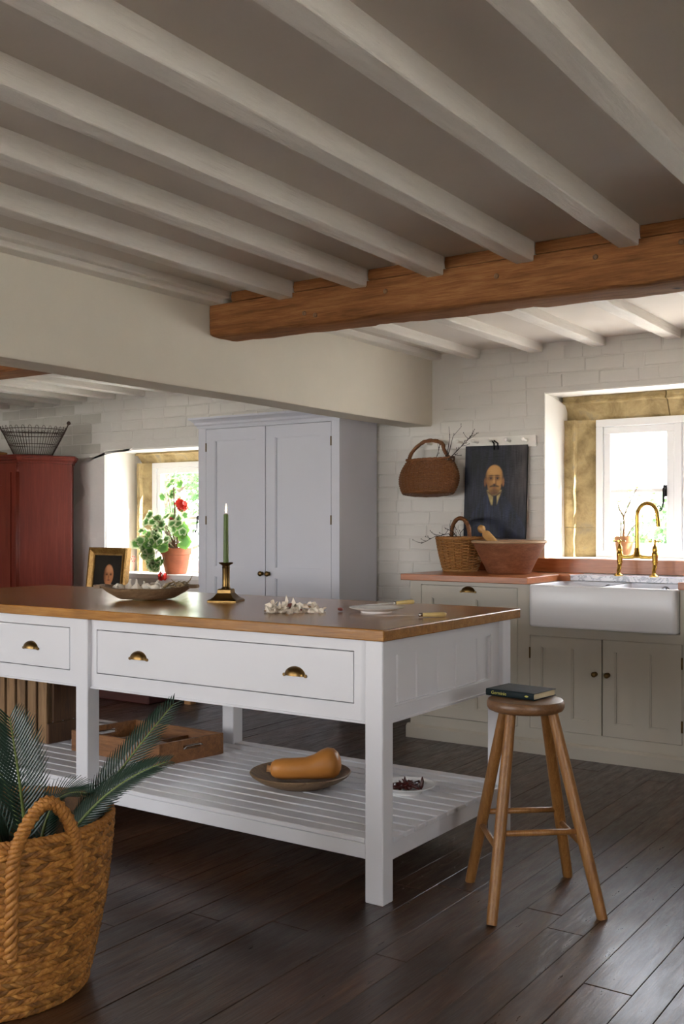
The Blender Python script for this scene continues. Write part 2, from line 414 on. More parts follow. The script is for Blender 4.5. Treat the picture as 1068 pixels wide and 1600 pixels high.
# ---- painted bricks on the window wall
def brick_mesh(i):
    mb = MB().box(-.5,.5,-.5,.5,-.5,.5)
    me = make_mesh('brick', mb, M['brickpaint'])
    bm = bmesh.new(); bm.from_mesh(me)
    bmesh.ops.scale(bm, vec=(.231,.016,.078), verts=bm.verts)
    es = [e for e in bm.edges if all(v.co.y < 0 for v in e.verts)]
    bmesh.ops.bevel(bm, geom=es, offset=.0035, segments=1, profile=.5, affect='EDGES')
    rr = random.Random(i)
    for v in bm.verts: v.co += Vector((rr.uniform(-1,1)*.003, rr.uniform(-1,1)*.0005, rr.uniform(-1,1)*.0025))
    bm.to_mesh(me); bm.free(); me.shade_smooth(); me.set_sharp_from_angle(angle=R(20)); return me
bmeshes = [brick_mesh(i) for i in range(6)]
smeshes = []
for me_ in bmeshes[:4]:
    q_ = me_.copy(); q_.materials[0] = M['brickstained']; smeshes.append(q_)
def in_plaster(x, z): return -6.86 < x < -6.3 and z < 1.86
nb = 0
row = 0; z = .04
while z < 2.33:
    x = -7.75 + (row % 2)*.117 + random.uniform(-.02,.02)
    while x < 0.3:
        L = random.choice([1,1,1,1,.48]); wd = .225*L
        xc = x + wd/2; x += wd + .011
        x0, x1 = xc-wd/2, xc+wd/2
        vis = ((-3.78 < x1 and x0 < -2.545 and (z > 1.05 or x0 < -3.1)) or (x0 > -2.7 and x1 < -.7 and z > 2.06)
               or (x0 < -6.5 and z > 1.80) or (-7.2 < x0 < -6.7 and .95 < z < 1.85) or (-6.7 < x0 < -3.6 and z > 1.88))
        if not vis: continue
        if x1 > SINK_H[0]-.008 and 1.0 < z-.03 and z-.036 < 2.062: 
            if x0 > SINK_H[0]-.06 or z < 2.0: 
                nw = SINK_H[0]-.008-x0
                if nw < .05: continue
                L = nw/.225; wd = nw; xc = x0+nw/2
            else: continue
        if in_plaster(xc, z): continue
        if PLANT_H[0]-.02 < x1 and x0 < PLANT_H[1] and z-.036 < PLANT_H[3]+.004: continue
        if -3.57 < x1 and x0 < -3.34 and z > 1.9: continue
        if nb >= 298: continue
        nb += 1
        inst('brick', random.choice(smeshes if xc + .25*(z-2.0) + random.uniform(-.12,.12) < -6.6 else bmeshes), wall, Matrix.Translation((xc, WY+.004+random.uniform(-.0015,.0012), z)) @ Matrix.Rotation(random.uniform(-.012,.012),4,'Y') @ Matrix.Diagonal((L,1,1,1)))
    z += .0835; row += 1
# rough plaster patch beside the plant window
pts = [(-6.78,.0),(-6.80,1.37),(-6.63,1.50),(-6.70,1.62),(-6.69,1.76),(-6.60,1.81),(-6.25,1.845),(-6.10,1.86),(-6.10,1.85),(-6.394,1.85),(-6.394,0)]
prs = random.Random(3); dense = []
for (a, b_) in zip(pts, pts[1:]+pts[:1]):
    k = 6 if max(abs(a[0]-b_[0]), abs(a[1]-b_[1])) > .1 else 2
    for i in range(k):
        t = i/k; q = (a[0]+(b_[0]-a[0])*t, a[1]+(b_[1]-a[1])*t)
        if q[0] < -6.42 or q[1] > 1.852: q = (q[0]+prs.uniform(-.012,.012), q[1]+prs.uniform(-.010,.010))
        dense.append(q)
mb = MB(); nn = len(dense)
mb.add([(p[0], WY+.004, p[1]) for p in dense] + [(p[0]*1.0+(.012 if p[0] < -6.42 else 0), WY-.034, p[1]-(.012 if p[1] > 1.6 else 0)) for p in dense],
       [tuple(range(nn)), tuple(range(2*nn-1, nn-1, -1))] + [(i,(i+1)%nn,nn+(i+1)%nn,nn+i) for i in range(nn)])
obj('plaster_patch', mb, M['roughplaster'], wall)

# ---- ceiling, joists
ce = struct('ceiling', MB().box(XL-.2, XR+.2, YF-.2, WY+.2, ZC, ZC+.1), M['ceil'])
BY = 3.775
def joist(xb, y0, y1, z0, wd=.078, slope=.018, seed=0, jag=.003):
    """right-hand edge xb at y1; drifts by slope per metre towards the camera"""
    mb = MB(); N = 26; rr = random.Random(seed)
    prof = [(-wd,ZC+.003),(-wd,z0+.0035),(-wd+.0035,z0),(-.0035,z0),(0,z0+.0035),(0,ZC+.003)]
    vs = []; fs = []
    for i in range(N+1):
        y = y0+(y1-y0)*i/N
        for j, (px, pz) in enumerate(prof):
            x = xb + px + (y1-y)*slope
            nz = mnoise.noise(Vector((x*3, y*3.5, seed*7.3+j)))*jag if 0 < j < 5 else 0
            nx = mnoise.noise(Vector((x*3+9, y*4.0, seed*5.1+j)))*jag if 0 < j < 5 else 0
            vs.append((x+nx, y, pz+nz))
    K = len(prof)
    for i in range(N):
        for j in range(K-1): fs.append((i*K+j, i*K+j+1, (i+1)*K+j+1, (i+1)*K+j))
    fs.append(tuple(range(K))); fs.append(tuple(range(N*K+K-1, N*K-1, -1)))
    mb.add(vs, fs)
    return obj('joist', mb, M['joist'], ce, smooth=30)
for i, (xb, sl) in enumerate([(-1.256,.018),(-1.671,.018),(-2.072,.022),(-2.448,.021),(-2.851,.030),(-.845,.002),(-.43,0),(0,0),(.42,0),(.84,0),(1.26,0),(1.68,0)]):
    joist(xb, YF, BY+.004, 2.282, slope=sl, seed=i, wd=.076)
joist(-3.268, YF, BY+.004, 2.305, .085, 0, 31)
joist(-3.225, YF, BY+.004, 2.328, .06, 0, 32)
for i, xb in enumerate([-3.004,-2.578,-2.18,-1.741,-1.33,-.92,-.50,-.08,.34,.76,1.18,1.6]):
    joist(xb, BY+.2, WY+.004, 2.310, .085, 0, 40+i)
joist(-3.285, BY+.2, WY, 2.325, .07, 0, 55)
for i in range(12):
    joist(-3.95-.335*i, YF, WY+.004, 2.272, .085, 0, 60+i)
# ---- plastered downstand wall between the two rooms
mb = MB(); N = 40; vs = []; fs = []
for i in range(N+1):
    y = YF+(WY-YF)*i/N; zz = 1.905 - .012*max(0,(y-2.5))/3.4 + mnoise.noise(Vector((0,y*1.3,0)))*.004
    xo = mnoise.noise(Vector((3,y*1.1,0)))*.003
    for p in [(-3.352+xo,ZC+.01),(-3.352+xo,zz+.012),(-3.360+xo,zz),(-3.560,zz+.002),(-3.570,zz+.012),(-3.572,ZC+.01)]: vs.append((p[0],y,p[1]))
K = 6
for i in range(N):
    for j in range(K): fs.append((i*K+j, i*K+(j+1)%K, (i+1)*K+(j+1)%K, (i+1)*K+j))
fs += [tuple(range(K)), tuple(range(N*K+K-1, N*K-1, -1))]
struct('wall_middle', mb.add(vs, fs), M['plaster'], smooth=40)

# ---- rough timber beam
bt = thing('timber_beam', 'rough brown timber beam crossing beneath the white painted joists', 'beam', (-.6, BY+.12, 2.14))
mb = MB(); N = 150; vs = []; fs = []
x0b, x1b = -3.345, XR
prof = [(0,2.306),(-.002,2.27),(-.003,2.235),(-.002,2.20),(0,2.165),(.004,2.146),(.018,2.137),(.07,2.135),(.13,2.136),(.185,2.137),(.215,2.139),(.235,2.152),(.24,2.22),(.24,2.30)]
K = len(prof)
for i in range(N+1):
    x = x0b+(x1b-x0b)*i/N
    drop = .010*max(0, (-x-1.0))/2.3 * 2.2
    rough = mnoise.noise(Vector((x*7,1.3,0)))*.016 + mnoise.noise(Vector((x*19,4.3,0)))*.008
    notch = 0
    for nx in (-2.46,-1.79,-1.02,-.2):
        if abs(x-nx) < .045: notch = -.03
    for j, (py, pz) in enumerate(prof):
        nzv = mnoise.noise(Vector((x*4, j*.8, 2)))*.004 + mnoise.noise(Vector((x*13, j*1.6, 7)))*.002
        zz = pz - (-.022*((-x-1.0)/2.3) if pz < 2.2 else 0)
        yy = py
        if 8 <= j <= 11: yy = py + rough*1.3 + notch + .012*(x+2)
        if 5 <= j <= 7: zz += mnoise.noise(Vector((x*6, 8, 0)))*.006
        vs.append((x, BY+yy+nzv, zz+nzv*.7))
for i in range(N):
    for j in range(K): fs.append((i*K+j, i*K+(j+1)%K, (i+1)*K+(j+1)%K, (i+1)*K+j))
fs += [tuple(range(K)), tuple(range(N*K+K-1, N*K-1, -1))]
obj('beam_body', mb.add(vs, fs), M['beam'], bt, smooth=50)
gaps = [-3.25,-2.929,-2.851,-2.526,-2.448,-2.148,-2.072,-1.747,-1.671,-1.332,-1.256,-.921,-.845,-.506,-.43]
for i in range(0, len(gaps)-1, 2):
    if i == 0: a, b_ = -3.22, -2.929
    else: a, b_ = gaps[i], gaps[i+1]
    mb = MB(); k = 10; vs=[]; fs=[]
    for q in range(k+1):
        x = a+.002+(b_-a-.004)*q/k; nz = mnoise.noise(Vector((x*9,i,0)))*.006
        for (py,pz) in ((.012+nz*.5,2.358),(.006+nz,2.335),(.010+nz,2.312+nz*.4),(.1,2.31),(.1,2.358)): vs.append((x,BY+py,pz))
    for q in range(k):
        for j in range(5): fs.append((q*5+j, q*5+(j+1)%5, (q+1)*5+(j+1)%5, (q+1)*5+j))
    fs += [(0,1,2,3,4), tuple(range(k*5+4,k*5-1,-1))]
    obj('packing_piece', mb.add(vs, fs), M['beam'], bt, smooth=50)
for (x, zz) in ((-1.83,2.245),(-1.42,2.262),(-2.78,2.205),(-2.72,2.19),(-2.35,2.25),(-1.10,2.27)):
    mb = MB().lathe([(0,-.004),(.010,-.004),(.011,.002),(.006,.004),(0,.0035)], n=10).xform(Matrix.Translation((x,BY-.002,zz)) @ Matrix.Rotation(R(90),4,'X'))
    obj('peg', mb, M['stoolseat'], bt, smooth=True)
# the beam goes on in the room beyond
bt2 = obj('timber_beam', MB().box(XL, -3.575, BY+.02, BY+.24, 2.12, 2.36).jitter(.003), M['beam'], bevel=.01)
tag(bt2, 'brown timber beam beyond the plastered wall, top left corner of the opening', 'beam')

# ================================================================== WINDOWS
def jag_box(x0,x1,y0,y1,z0,z1,seed,amt=.006,div=4):
    """stone block: subdivided, rough faces"""
    bm = bmesh.new(); bmesh.ops.create_cube(bm, size=1)
    bmesh.ops.bevel(bm, geom=bm.edges[:], offset=.03, segments=1, profile=.5, affect='EDGES')
    bmesh.ops.subdivide_edges(bm, edges=[e for e in bm.edges if e.calc_length() > .5], cuts=div, use_grid_fill=True)
    mb = MB(); S = Vector((x1-x0,y1-y0,z1-z0)); Cc = Vector(((x0+x1)/2,(y0+y1)/2,(z0+z1)/2))
    for v in bm.verts:
        p = Vector((v.co.x*S.x, v.co.y*S.y, v.co.z*S.z)) + Cc
        mb.v.append(tuple(p + mnoise.noise_vector(p*9 + Vector((seed,0,0)))*amt))
    bm.verts.index_update(); mb.f = [tuple(v.index for v in f.verts) for f in bm.faces]; bm.free(); return mb
def chamfer_jamb(x_out, x_in, ya, yb, z0, z1, seed, horiz=False, zin=None):
    """stone jamb/lintel with a flat margin and a chamfer running back to the frame"""
    mb = MB(); N = 12; vs=[]; fs=[]
    s = 1 if x_in > x_out else -1
    W = abs(x_in-x_out)
    prof = [(0,yb+.06),(0,ya+.004),(.006,ya),(W*.30,ya),(W*.33,ya-.014),(W*.39,ya-.014),(W*.43,ya+.02),(W*.98,yb-.01),(W,yb),(W,yb+.06)]
    K = len(prof)
    for i in range(N+1):
        t = z0+(z1-z0)*i/N
        for j,(a,y) in enumerate(prof):
            base = Vector((x_out+s*a, y, t)) if not horiz else Vector((t, y, x_out+s*a))
            d = mnoise.noise_vector(base*8+Vector((seed*2.7,0,0)))*.007 + mnoise.noise_vector(base*22+Vector((seed,3,0)))*.003
            if i in (0,N): d *= .4
            vs.append(tuple(base+d))
    for i in range(N):
        for j in range(K-1): fs.append((i*K+j,i*K+j+1,(i+1)*K+j+1,(i+1)*K+j))
    fs += [tuple(range(K)), tuple(range(N*K+K-1,N*K-1,-1))]
    return mb.add(vs, fs)
def casement(win, x0, x1, z0, z1, lights, y, bar_z, fw=.045, sw=.045):
    """fixed frame, one sash per light, glazing bar and panes"""
    f = MB()
    f.box(x0,x1,y,y+.06,z0,z0+fw).box(x0,x1,y,y+.06,z1-fw,z1).box(x0,x0+fw,y,y+.06,z0+fw,z1-fw).box(x1-fw,x1,y,y+.06,z0+fw,z1-fw)
    Wl = (x1-x0-fw)/lights
    for i in range(1, lights): f.box(x0+Wl*i, x0+Wl*i+fw, y, y+.06, z0+fw, z1-fw)
    obj('window_frame', f, M['white'], win, bevel=.003)
    for i in range(lights):
        a = x0+fw+Wl*i+.002; b = a+Wl-fw-.004; c0 = z0+fw+.002; c1 = z1-fw-.002
        s = MB(); ys = y+.012
        s.box(a,b,ys,ys+.038,c0,c0+sw).box(a,b,ys,ys+.038,c1-sw,c1).box(a,a+sw,ys,ys+.038,c0+sw,c1-sw).box(b-sw,b,ys,ys+.038,c0+sw,c1-sw)
        sash = obj('sash', s, M['white'], win, bevel=.003)
        obj('glazing_bar', MB().box(a+sw,b-sw,ys+.005,ys+.03,bar_z-.012,bar_z+.012), M['white'], sash, bevel=.003)
        obj('pane', MB().box(a+sw,b-sw,ys+.016,ys+.020,c0+sw,bar_z-.012), M['glass'], sash)
        obj('pane', MB().box(a+sw,b-sw,ys+.016,ys+.020,bar_z+.012,c1-sw), M['glass'], sash)
def latch(win, x, y, z, side=-1):
    mb = MB().box(x-.011,x+.011,y-.008,y,z-.035,z+.035)
    mb.tube([(x,y-.008,z+.012),(x,y-.03,z+.012)], .008, 8)
    pts = [(x,y-.03,z+.02),(x,y-.032,z-.02),(x,y-.034,z-.07),(x+side*.006,y-.036,z-.10)]
    for k in range(11):
        a = -k/10*2*math.pi*1.15; rr = .019*(1-.055*k)
        pts.append((x+side*(.026-rr*math.cos(a)), y-.037, z-.105+rr*math.sin(a)))
    mb.tube(pts, [.008,.007,.006,.005]+[.004]*11, 8)
    obj('latch', mb, M['iron'], win, smooth=40, label='black iron window latch with a curled tail')
# window above the sink
w1 = thing('window_1', 'white casement window in a sandstone surround above the sink', 'window', (-1.36, 6.2, 1.045)); w1['kind'] = 'structure'
for k in ('label','category'): del w1[k]
SX0, SX1 = -2.545, -.18
casement(w1, -2.356, -.37, 1.045, 1.905, 4, 6.262, 1.459)
jm = [(1.045,1.2315),(1.234,1.905)]
obj('mortar', MB().box(-2.565,-2.36,6.325,6.385,1.045,2.06).box(-.37,-.161,6.325,6.385,1.045,2.06).box(-2.36,-.37,6.325,6.385,1.91,2.06), M['stone'], w1)
for i,(a,b_) in enumerate(jm):
    obj('stone', chamfer_jamb(SX0, -2.352, 6.20, 6.285, a, b_, 3+i), M['stone'], w1, smooth=40)
    obj('stone', chamfer_jamb(SX1, -.374, 6.20, 6.285, a, b_, 8+i), M['stone'], w1, smooth=40)
for i,(a,b_) in enumerate([(-2.545,-1.90),(-1.894,-1.0),(-.994,-.18)]):
    obj('stone', chamfer_jamb(2.075, 1.90, 6.195, 6.285, a, b_, 13+i, True), M['stone'], w1, smooth=40)
latch(w1, -1.925, 6.27, 1.455)
latch(w1, -1.43, 6.27, 1.455)
obj('window_board', MB().box(SINK_H[0]+.002, SINK_H[1]-.002, 5.975, 6.34, 1.02, 1.048), M['white'], w1, bevel=.003)
rv = MB()
rv.add([(SINK_H[0]-.001,WY-.004,1.046),(SINK_H[0]+.03,6.24,1.046),(SINK_H[0]+.03,6.24,2.0),(SINK_H[0]-.001,WY-.004,2.06),(SINK_H[0]-.02,WY+.02,1.046),(SINK_H[0]-.02,6.24,1.046),(SINK_H[0]-.02,6.24,2.0),(SINK_H[0]-.02,WY+.02,2.06)],
       [(0,1,2,3),(4,7,6,5),(0,4,5,1),(3,2,6,7),(0,3,7,4),(1,5,6,2)])
obj('reveal', rv, M['reveal'], w1)
obj('reveal', MB().box(SINK_H[0], SINK_H[1], WY+.001, 6.24, 2.052, 2.064), M['reveal'], w1)
# window behind the geranium
w2 = bpy.data.objects.new('window_2', None); COL.objects.link(w2); w2.location = (-5.6,6.2,.85); w2['kind'] = 'structure'; WLOC['window_2'] = (-5.6,6.2,.85)
casement(w2, -6.228, -5.06, .86, 1.762, 2, 6.30, 1.30)
obj('mortar', MB().box(-6.38,-6.232,6.362,6.39,.852,1.85).box(-6.232,-4.93,6.362,6.39,1.768,1.85), M['stone'], w2)
for i,(a,b_) in enumerate([(.852,1.3315),(1.334,1.76)]):
    obj('stone', chamfer_jamb(-6.345, -6.222, 6.24, 6.32, a, b_, 23+i), M['stone'], w2, smooth=40)
for i,(a,b_) in enumerate([(-6.345,-5.5),(-5.494,-4.95)]):
    obj('stone', chamfer_jamb(1.872, 1.757, 6.235, 6.32, a, b_, 33+i, True), M['stone'], w2, smooth=40)
latch(w2, -5.70, 6.31, 1.30)
obj('window_board', MB().box(PLANT_H[0]+.002, PLANT_H[1]-.002, WY-.002, 6.36, .82, .856), M['reveal'], w2, bevel=.004)
obj('reveal', MB().box(PLANT_H[0]-.02, PLANT_H[0]+.004, WY-.02, 6.26, .853, 1.85).jitter(.004, 6), M['reveal'], w2)
obj('reveal', MB().box(PLANT_H[0], PLANT_H[1], WY-.002, 6.26, 1.846, 1.86), M['reveal'], w2)

# ================================================================== OUTSIDE
struct('ground', MB().box(-40,30,6.42,50,-.6,-.4), M['grass'])
struct('ground', MB().box(-40,30,-40,YF-.25,-.6,-.4), M['grass'])
struct('ground', MB().box(XR+.25,30,YF-.25,6.42,-.6,-.4), M['grass'])
def tree(name, label, loc, h, rad, nleaf, trunk_h, seed, lo=.25):
    rr = random.Random(seed); t = thing(name, label, 'tree' if trunk_h > .8 else 'shrub', loc)
    x, y, z = loc
    mb = MB().tube([(x,y,z),(x+.05,y,z+trunk_h*.6),(x-.04,y+.03,z+trunk_h+.4),(x,y,z+h*.75)], [.10,.08,.06,.02], 8)
    for k in range(7):
        a = rr.uniform(0,6.28); zz = z+trunk_h+rr.uniform(0,.5)*(h-trunk_h)
        mb.tube([(x,y,zz),(x+math.cos(a)*rad*.35,y+math.sin(a)*rad*.35,zz+.25),(x+math.cos(a)*rad*.75,y+math.sin(a)*rad*.75,zz+.45)], [.04,.025,.01], 6)
    obj('trunk', mb, M['bark'], t, smooth=True)
    mb = MB(); mb.c = []
    cl = [(rr.uniform(0,6.28), rr.random()**.5, rr.random()) for _ in range(45)]
    for i in range(nleaf):
        a, q, u = rr.choice(cl)
        R0 = rad*(.35+.65*math.sin(math.pi*(.15+.8*u)))
        c = Vector((x+math.cos(a)*q*R0, y+math.sin(a)*q*R0, z+trunk_h*.8+(h-trunk_h*.8)*u)) + Vector((rr.gauss(0,.18),rr.gauss(0,.18),rr.gauss(0,.16)))*rad*.6
        d = Vector((rr.gauss(0,1),rr.gauss(0,1),rr.gauss(0,1))).normalized(); e = d.orthogonal().normalized()
        L = rr.uniform(.05,.10); Wd = L*.45
        k = len(mb.v)
        mb.v += [tuple(c), tuple(c+d*L*.5+e*Wd), tuple(c+d*L), tuple(c+d*L*.5-e*Wd)]
        mb.f.append((k,k+1,k+2,k+3)); g = rr.uniform(.7,1.25)
        mb.c += [(.085*g,.17*g,.055*g,1)]*4
    obj('foliage', mb, M['treeleaf'], t, kind='stuff')
tree('garden_tree', 'leafy garden tree outside the window behind the geranium', (-11.9,12.4,-.4), 3.6, 1.4, 6000, 1.0, 1)
tree('garden_tree', 'second leafy tree further right beyond the geranium window', (-8.4,14.6,-.4), 3.2, 1.3, 4500, 1.0, 2)
tree('garden_shrub', 'pale green garden shrub seen behind the brass tap', (-3.75,11.8,-.4), 1.9, 1.2, 5000, .3, 3)
tree('garden_shrub', 'garden shrub at the right edge of the sink window', (-1.2,12.4,-.4), 1.9, 1.1, 4000, .3, 4)

# ================================================================== JOINERY HELPERS
def grid_face(mb, x0,x1,z0,z1,y,th, rects, mode, rec=.013):
    """slab facing -Y split on a grid; rects are holes ('hole') or sunk panels ('sink')"""
    us = sorted({x0,x1,*[r[0] for r in rects],*[r[1] for r in rects]}); zs = sorted({z0,z1,*[r[2] for r in rects],*[r[3] for r in rects]})
    for a,b in zip(us,us[1:]):
        for c,d in zip(zs,zs[1:]):
            m_, k_ = (a+b)/2,(c+d)/2
            ins = any(r[0]<m_<r[1] and r[2]<k_<r[3] for r in rects)
            if ins and mode == 'hole': continue
            mb.box(a,b,y+(rec if ins else 0),y+th,c,d)
    return mb
def bead(mb, r, y, t=.006, p=.004):
    x0,x1,z0,z1 = r
    return mb.box(x0,x1,y+.004,y+.014,z0,z0+t).box(x0,x1,y+.004,y+.014,z1-t,z1).box(x0,x0+t,y+.004,y+.014,z0+t,z1-t).box(x1-t,x1,y+.004,y+.014,z0+t,z1-t)
def cup_handle(parent, x, y, z, W=.044, D=.026, Hh=.032):
    mb = MB(); A,B = 16,8
    for s in (1,.88):
        vs=[];fs=[]
        for i in range(A+1):
            ph = math.pi*i/A
            for j in range(B+1):
                th = math.pi/2*j/B
                vs.append((x+s*W*math.cos(th)*math.cos(ph), y-s*D*math.cos(th)*math.sin(ph), z+s*Hh*math.sin(th)))
        for i in range(A):
            for j in range(B): fs.append((i*(B+1)+j,(i+1)*(B+1)+j,(i+1)*(B+1)+j+1,i*(B+1)+j+1))
        mb.add(vs,fs)
    mb.box(x-W-.006,x+W+.006,y-.002,y+.001,z-.004,z+.004)
    for sx in (-1,1): mb.tube([(x+sx*(W+.002),y+.001,z),(x+sx*(W+.002),y-.006,z)], .006, 10)
    return obj('cup_handle', mb, M['agedbrass'], parent, smooth=60, label='aged brass cup handle')
def knob(parent, x, y, z, r=.016, mat='agedbrass'):
    mb = MB().lathe([(0,0),(.013,0),(.013,.003),(.006,.006),(.0055,.014),(r*.8,.018),(r,.024),(r*.85,.031),(r*.4,.035),(0,.036)], n=18)
    mb.xform(Matrix.Translation((x,y,z)) @ Matrix.Rotation(R(90),4,'X'))
    return obj('knob', mb, M[mat], parent, smooth=True, label='small round aged brass knob')
def hinge(parent, x, y, z):
    return obj('hinge', MB().tube([(x,y-.002,z-.03),(x,y-.002,z+.03)], .0045, 8), M['agedbrass'], parent, smooth=True)

# ================================================================== ISLAND
I = thing('kitchen_island', 'long pale grey kitchen island with thick oak worktop and slatted shelf', 'table', (-3.25,3.4,0))
obj('worktop', MB().box(-4.70,-1.803,2.884,3.943,.871,.910), M['oaktop'], I, bevel=.004, segs=2, label='thick golden oak worktop')
pm = M['island']
for (xa) in (-1.883,-3.290,-4.690):
    for (ya,yb) in ((2.893,2.958),(3.800,3.869)):
        obj('leg', MB().box(xa,xa+.07,ya,yb,0,.871), pm, I, bevel=.003)
AY = 2.914
def bay(x0,x1,dx0,dx1, hx):
    mb = MB(); grid_face(mb, x0,x1,.597,.871,AY,.024,[(dx0-.003,dx1+.003,.652,.830)],'hole')
    mb.box(x0,x1,AY-.006,AY+.018,.590,.5975)
    obj('apron', mb, pm, I, bevel=0)
    d = MB().box(dx0,dx1,AY-.0005,AY+.02,.655,.827); d.box(dx0+.02,dx1-.02,AY+.02,AY+.5,.665,.80)
    dr = obj('drawer', d, pm, I, bevel=.0015)
    for h in hx: cup_handle(dr, h, AY, .728)
    obj('apron', MB().box(x0,x1,3.82,3.845,.597,.871), pm, I)
bay(-3.220,-1.883,-3.186,-1.943,(-2.951,-2.187))
bay(-4.620,-3.290,-4.594,-3.351,(-4.355,-3.591))
# end panels with vertical boards
for (xf, s) in ((-1.832,1),(-4.672,-1)):
    xi = xf-s*.024
    def bx(y0,y1,z0,z1,d0=0,d1=.024): 
        a,b = xf-s*d0, xf-s*d1
        return (min(a,b),max(a,b),y0,y1,z0,z1)
    f = MB()
    for q in (bx(2.958,3.800,.597,.642),bx(2.958,3.800,.820,.871),bx(2.958,2.997,.642,.820),bx(3.728,3.800,.642,.820),bx(2.958,3.8,.590,.5975,-.006,.018)): f.box(*q)
    for q in (bx(2.997,3.728,.642,.648,.003,.012),bx(2.997,3.728,.814,.820,.003,.012),bx(2.997,3.003,.648,.814,.003,.012),bx(3.722,3.728,.648,.814,.003,.012)): f.box(*q)
    ep = obj('end_panel', f, pm, I)
    ys = [3.0,3.045,3.172,3.306,3.44,3.59,3.726]
    if s == 1: ys = [2.998,3.034,3.165,3.316,3.458,3.628,3.727]
    for a,b_ in zip(ys,ys[1:]):
        obj('panel_board', MB().box(*bx(a+.001,b_-.001,.643,.819,.012,.023)), pm, ep, bevel=.005)
# pot-board shelf
obj('shelf_rail', MB().box(-3.220,-1.883,2.899,2.921,.143,.194), pm, I, bevel=.002)
obj('shelf_rail', MB().box(-4.620,-3.290,2.899,2.921,.143,.194), pm, I, bevel=.002)
obj('shelf_rail', MB().box(-4.62,-1.883,3.84,3.862,.143,.194), pm, I, bevel=.002)
obj('shelf_rail', MB().box(-1.842,-1.820,2.958,3.800,.135,.1945), pm, I, bevel=.002)
obj('shelf_rail', MB().box(-4.68,-4.658,2.958,3.800,.135,.1945), pm, I, bevel=.002)
obj('shelf_rail', MB().box(-3.28,-3.23,2.93,3.83,.150,.1945), pm, I, bevel=.002)
for (a,b_) in ((-3.219,-1.884),(-4.619,-3.291)):
    obj('slat', MB().box(a,b_,2.896,2.955,.195,.213), pm, I, bevel=.003)
    obj('slat', MB().box(a,b_,3.806,3.862,.195,.213), pm, I, bevel=.003)
y = 2.962
while y < 3.78:
    obj('slat', MB().box(-4.688,-1.813,y,y+.0625,.195,.213), pm, I, bevel=.003, segs=2); y += .0760

# ================================================================== SINK RUN
CF = 5.300
cab = M['cabinet']
# left cabinet: panelled appliance door with cup handle
c1 = thing('base_cabinet', 'grey base cabinet left of the sink, half hidden behind the island', 'cabinet', (-2.75,5.6,0))
mb = MB(); grid_face(mb,-3.128,-2.400,.080,.924,CF,.02,[(-3.056,-2.442,.135,.902)],'hole'); mb.box(-3.110,-2.401,CF+.03,5.925,.081,.923)
mb.box(-3.128,-3.110,CF+.02,5.93,.08,.924)
obj('body', mb, cab, c1)
ps = [(-2.985,-2.79,.20,.828),(-2.70,-2.51,.20,.828)]
mb = MB(); grid_face(mb,-3.053,-2.445,.138,.899,CF,.022,ps,'sink')
for p in ps: bead(mb,p,CF)
d = obj('door', mb, cab, c1); cup_handle(d,-2.748,CF,.868)
# sink cabinet with two doors
c2 = thing('base_cabinet', 'grey cabinet with two panelled doors under the white sink', 'cabinet', (-1.96,5.6,0))
mb = MB(); grid_face(mb,-2.400,-1.500,.080,.697,CF,.02,[(-2.370,-1.541,.137,.646)],'hole')
mb.box(-2.400,-2.362,CF,CF+.02,.697,.924).box(-1.552,-1.500,CF,CF+.02,.697,.924)
mb.box(-2.400,-1.5,CF+.03,5.93,.08,.690).box(-2.40,-2.363,CF+.02,5.93,.69,.924).box(-1.551,-1.5,CF+.02,5.93,.69,.924)
obj('body', mb, cab, c2)
for (a,b_,kx) in ((-2.368,-1.963,-1.996),(-1.956,-1.543,-1.927)):
    ww = b_-a; ps = [(a+.065,a+.165,.205,.588),(b_-.165,b_-.065,.205,.588)]
    mb = MB(); grid_face(mb,a,b_,.139,.644,CF,.022,ps,'sink')
    for p in ps: bead(mb,p,CF)
    d = obj('door', mb, cab, c2); knob(d,kx,CF,.461,.015)
    hx = a-.001 if kx > (a+b_)/2 else b_+.001
    for hz in (.23,.55): hinge(d,hx,CF,hz)
c3 = thing('base_cabinet', 'grey cabinet at the right edge beyond the sink', 'cabinet', (-1.1,5.6,0))
mb = MB(); grid_face(mb,-1.500,-.30,.08,.924,CF,.02,[(-1.46,-.92,.137,.902),(-.88,-.34,.137,.902)],'hole'); mb.box(-1.5,-.3,CF+.03,5.93,.08,.924)
obj('body', mb, cab, c3)
for a in (-1.457,-.877):
    ps=[(a+.07,a+.464,.205,.83)]; mb = MB(); grid_face(mb,a,a+.534,.14,.899,CF,.022,ps,'sink'); bead(mb,ps[0],CF)
    d = obj('door',mb,cab,c3); knob(d,a+.5,CF,.7,.015)
# plinth
mb = MB(); mb.add([(-3.15,5.282,0),(-.3,5.282,0),(-.3,5.282,.065),(-3.15,5.282,.065),(-3.15,5.297,.0795),(-.3,5.297,.0795),(-3.15,5.93,.0795),(-.3,5.93,.0795),(-3.15,5.93,0),(-.3,5.93,0)],
    [(0,1,2,3),(3,2,5,4),(4,5,7,6),(6,7,9,8),(8,9,1,0),(0,3,4,6,8),(1,9,7,5,2)])
pl = tag(obj('plinth', mb, cab, loc=(-1.7,5.6,0)), 'grey moulded plinth along the foot of the sink cabinets', 'plinth')
for px in (-3.08,-2.43):
    obj('screw_cover', MB().lathe([(0,0),(.012,0),(.012,.002),(0,.003)],n=14).xform(Matrix.Translation((px,5.282,.045)) @ Matrix.Rotation(R(90),4,'X')), cab, pl, smooth=40)
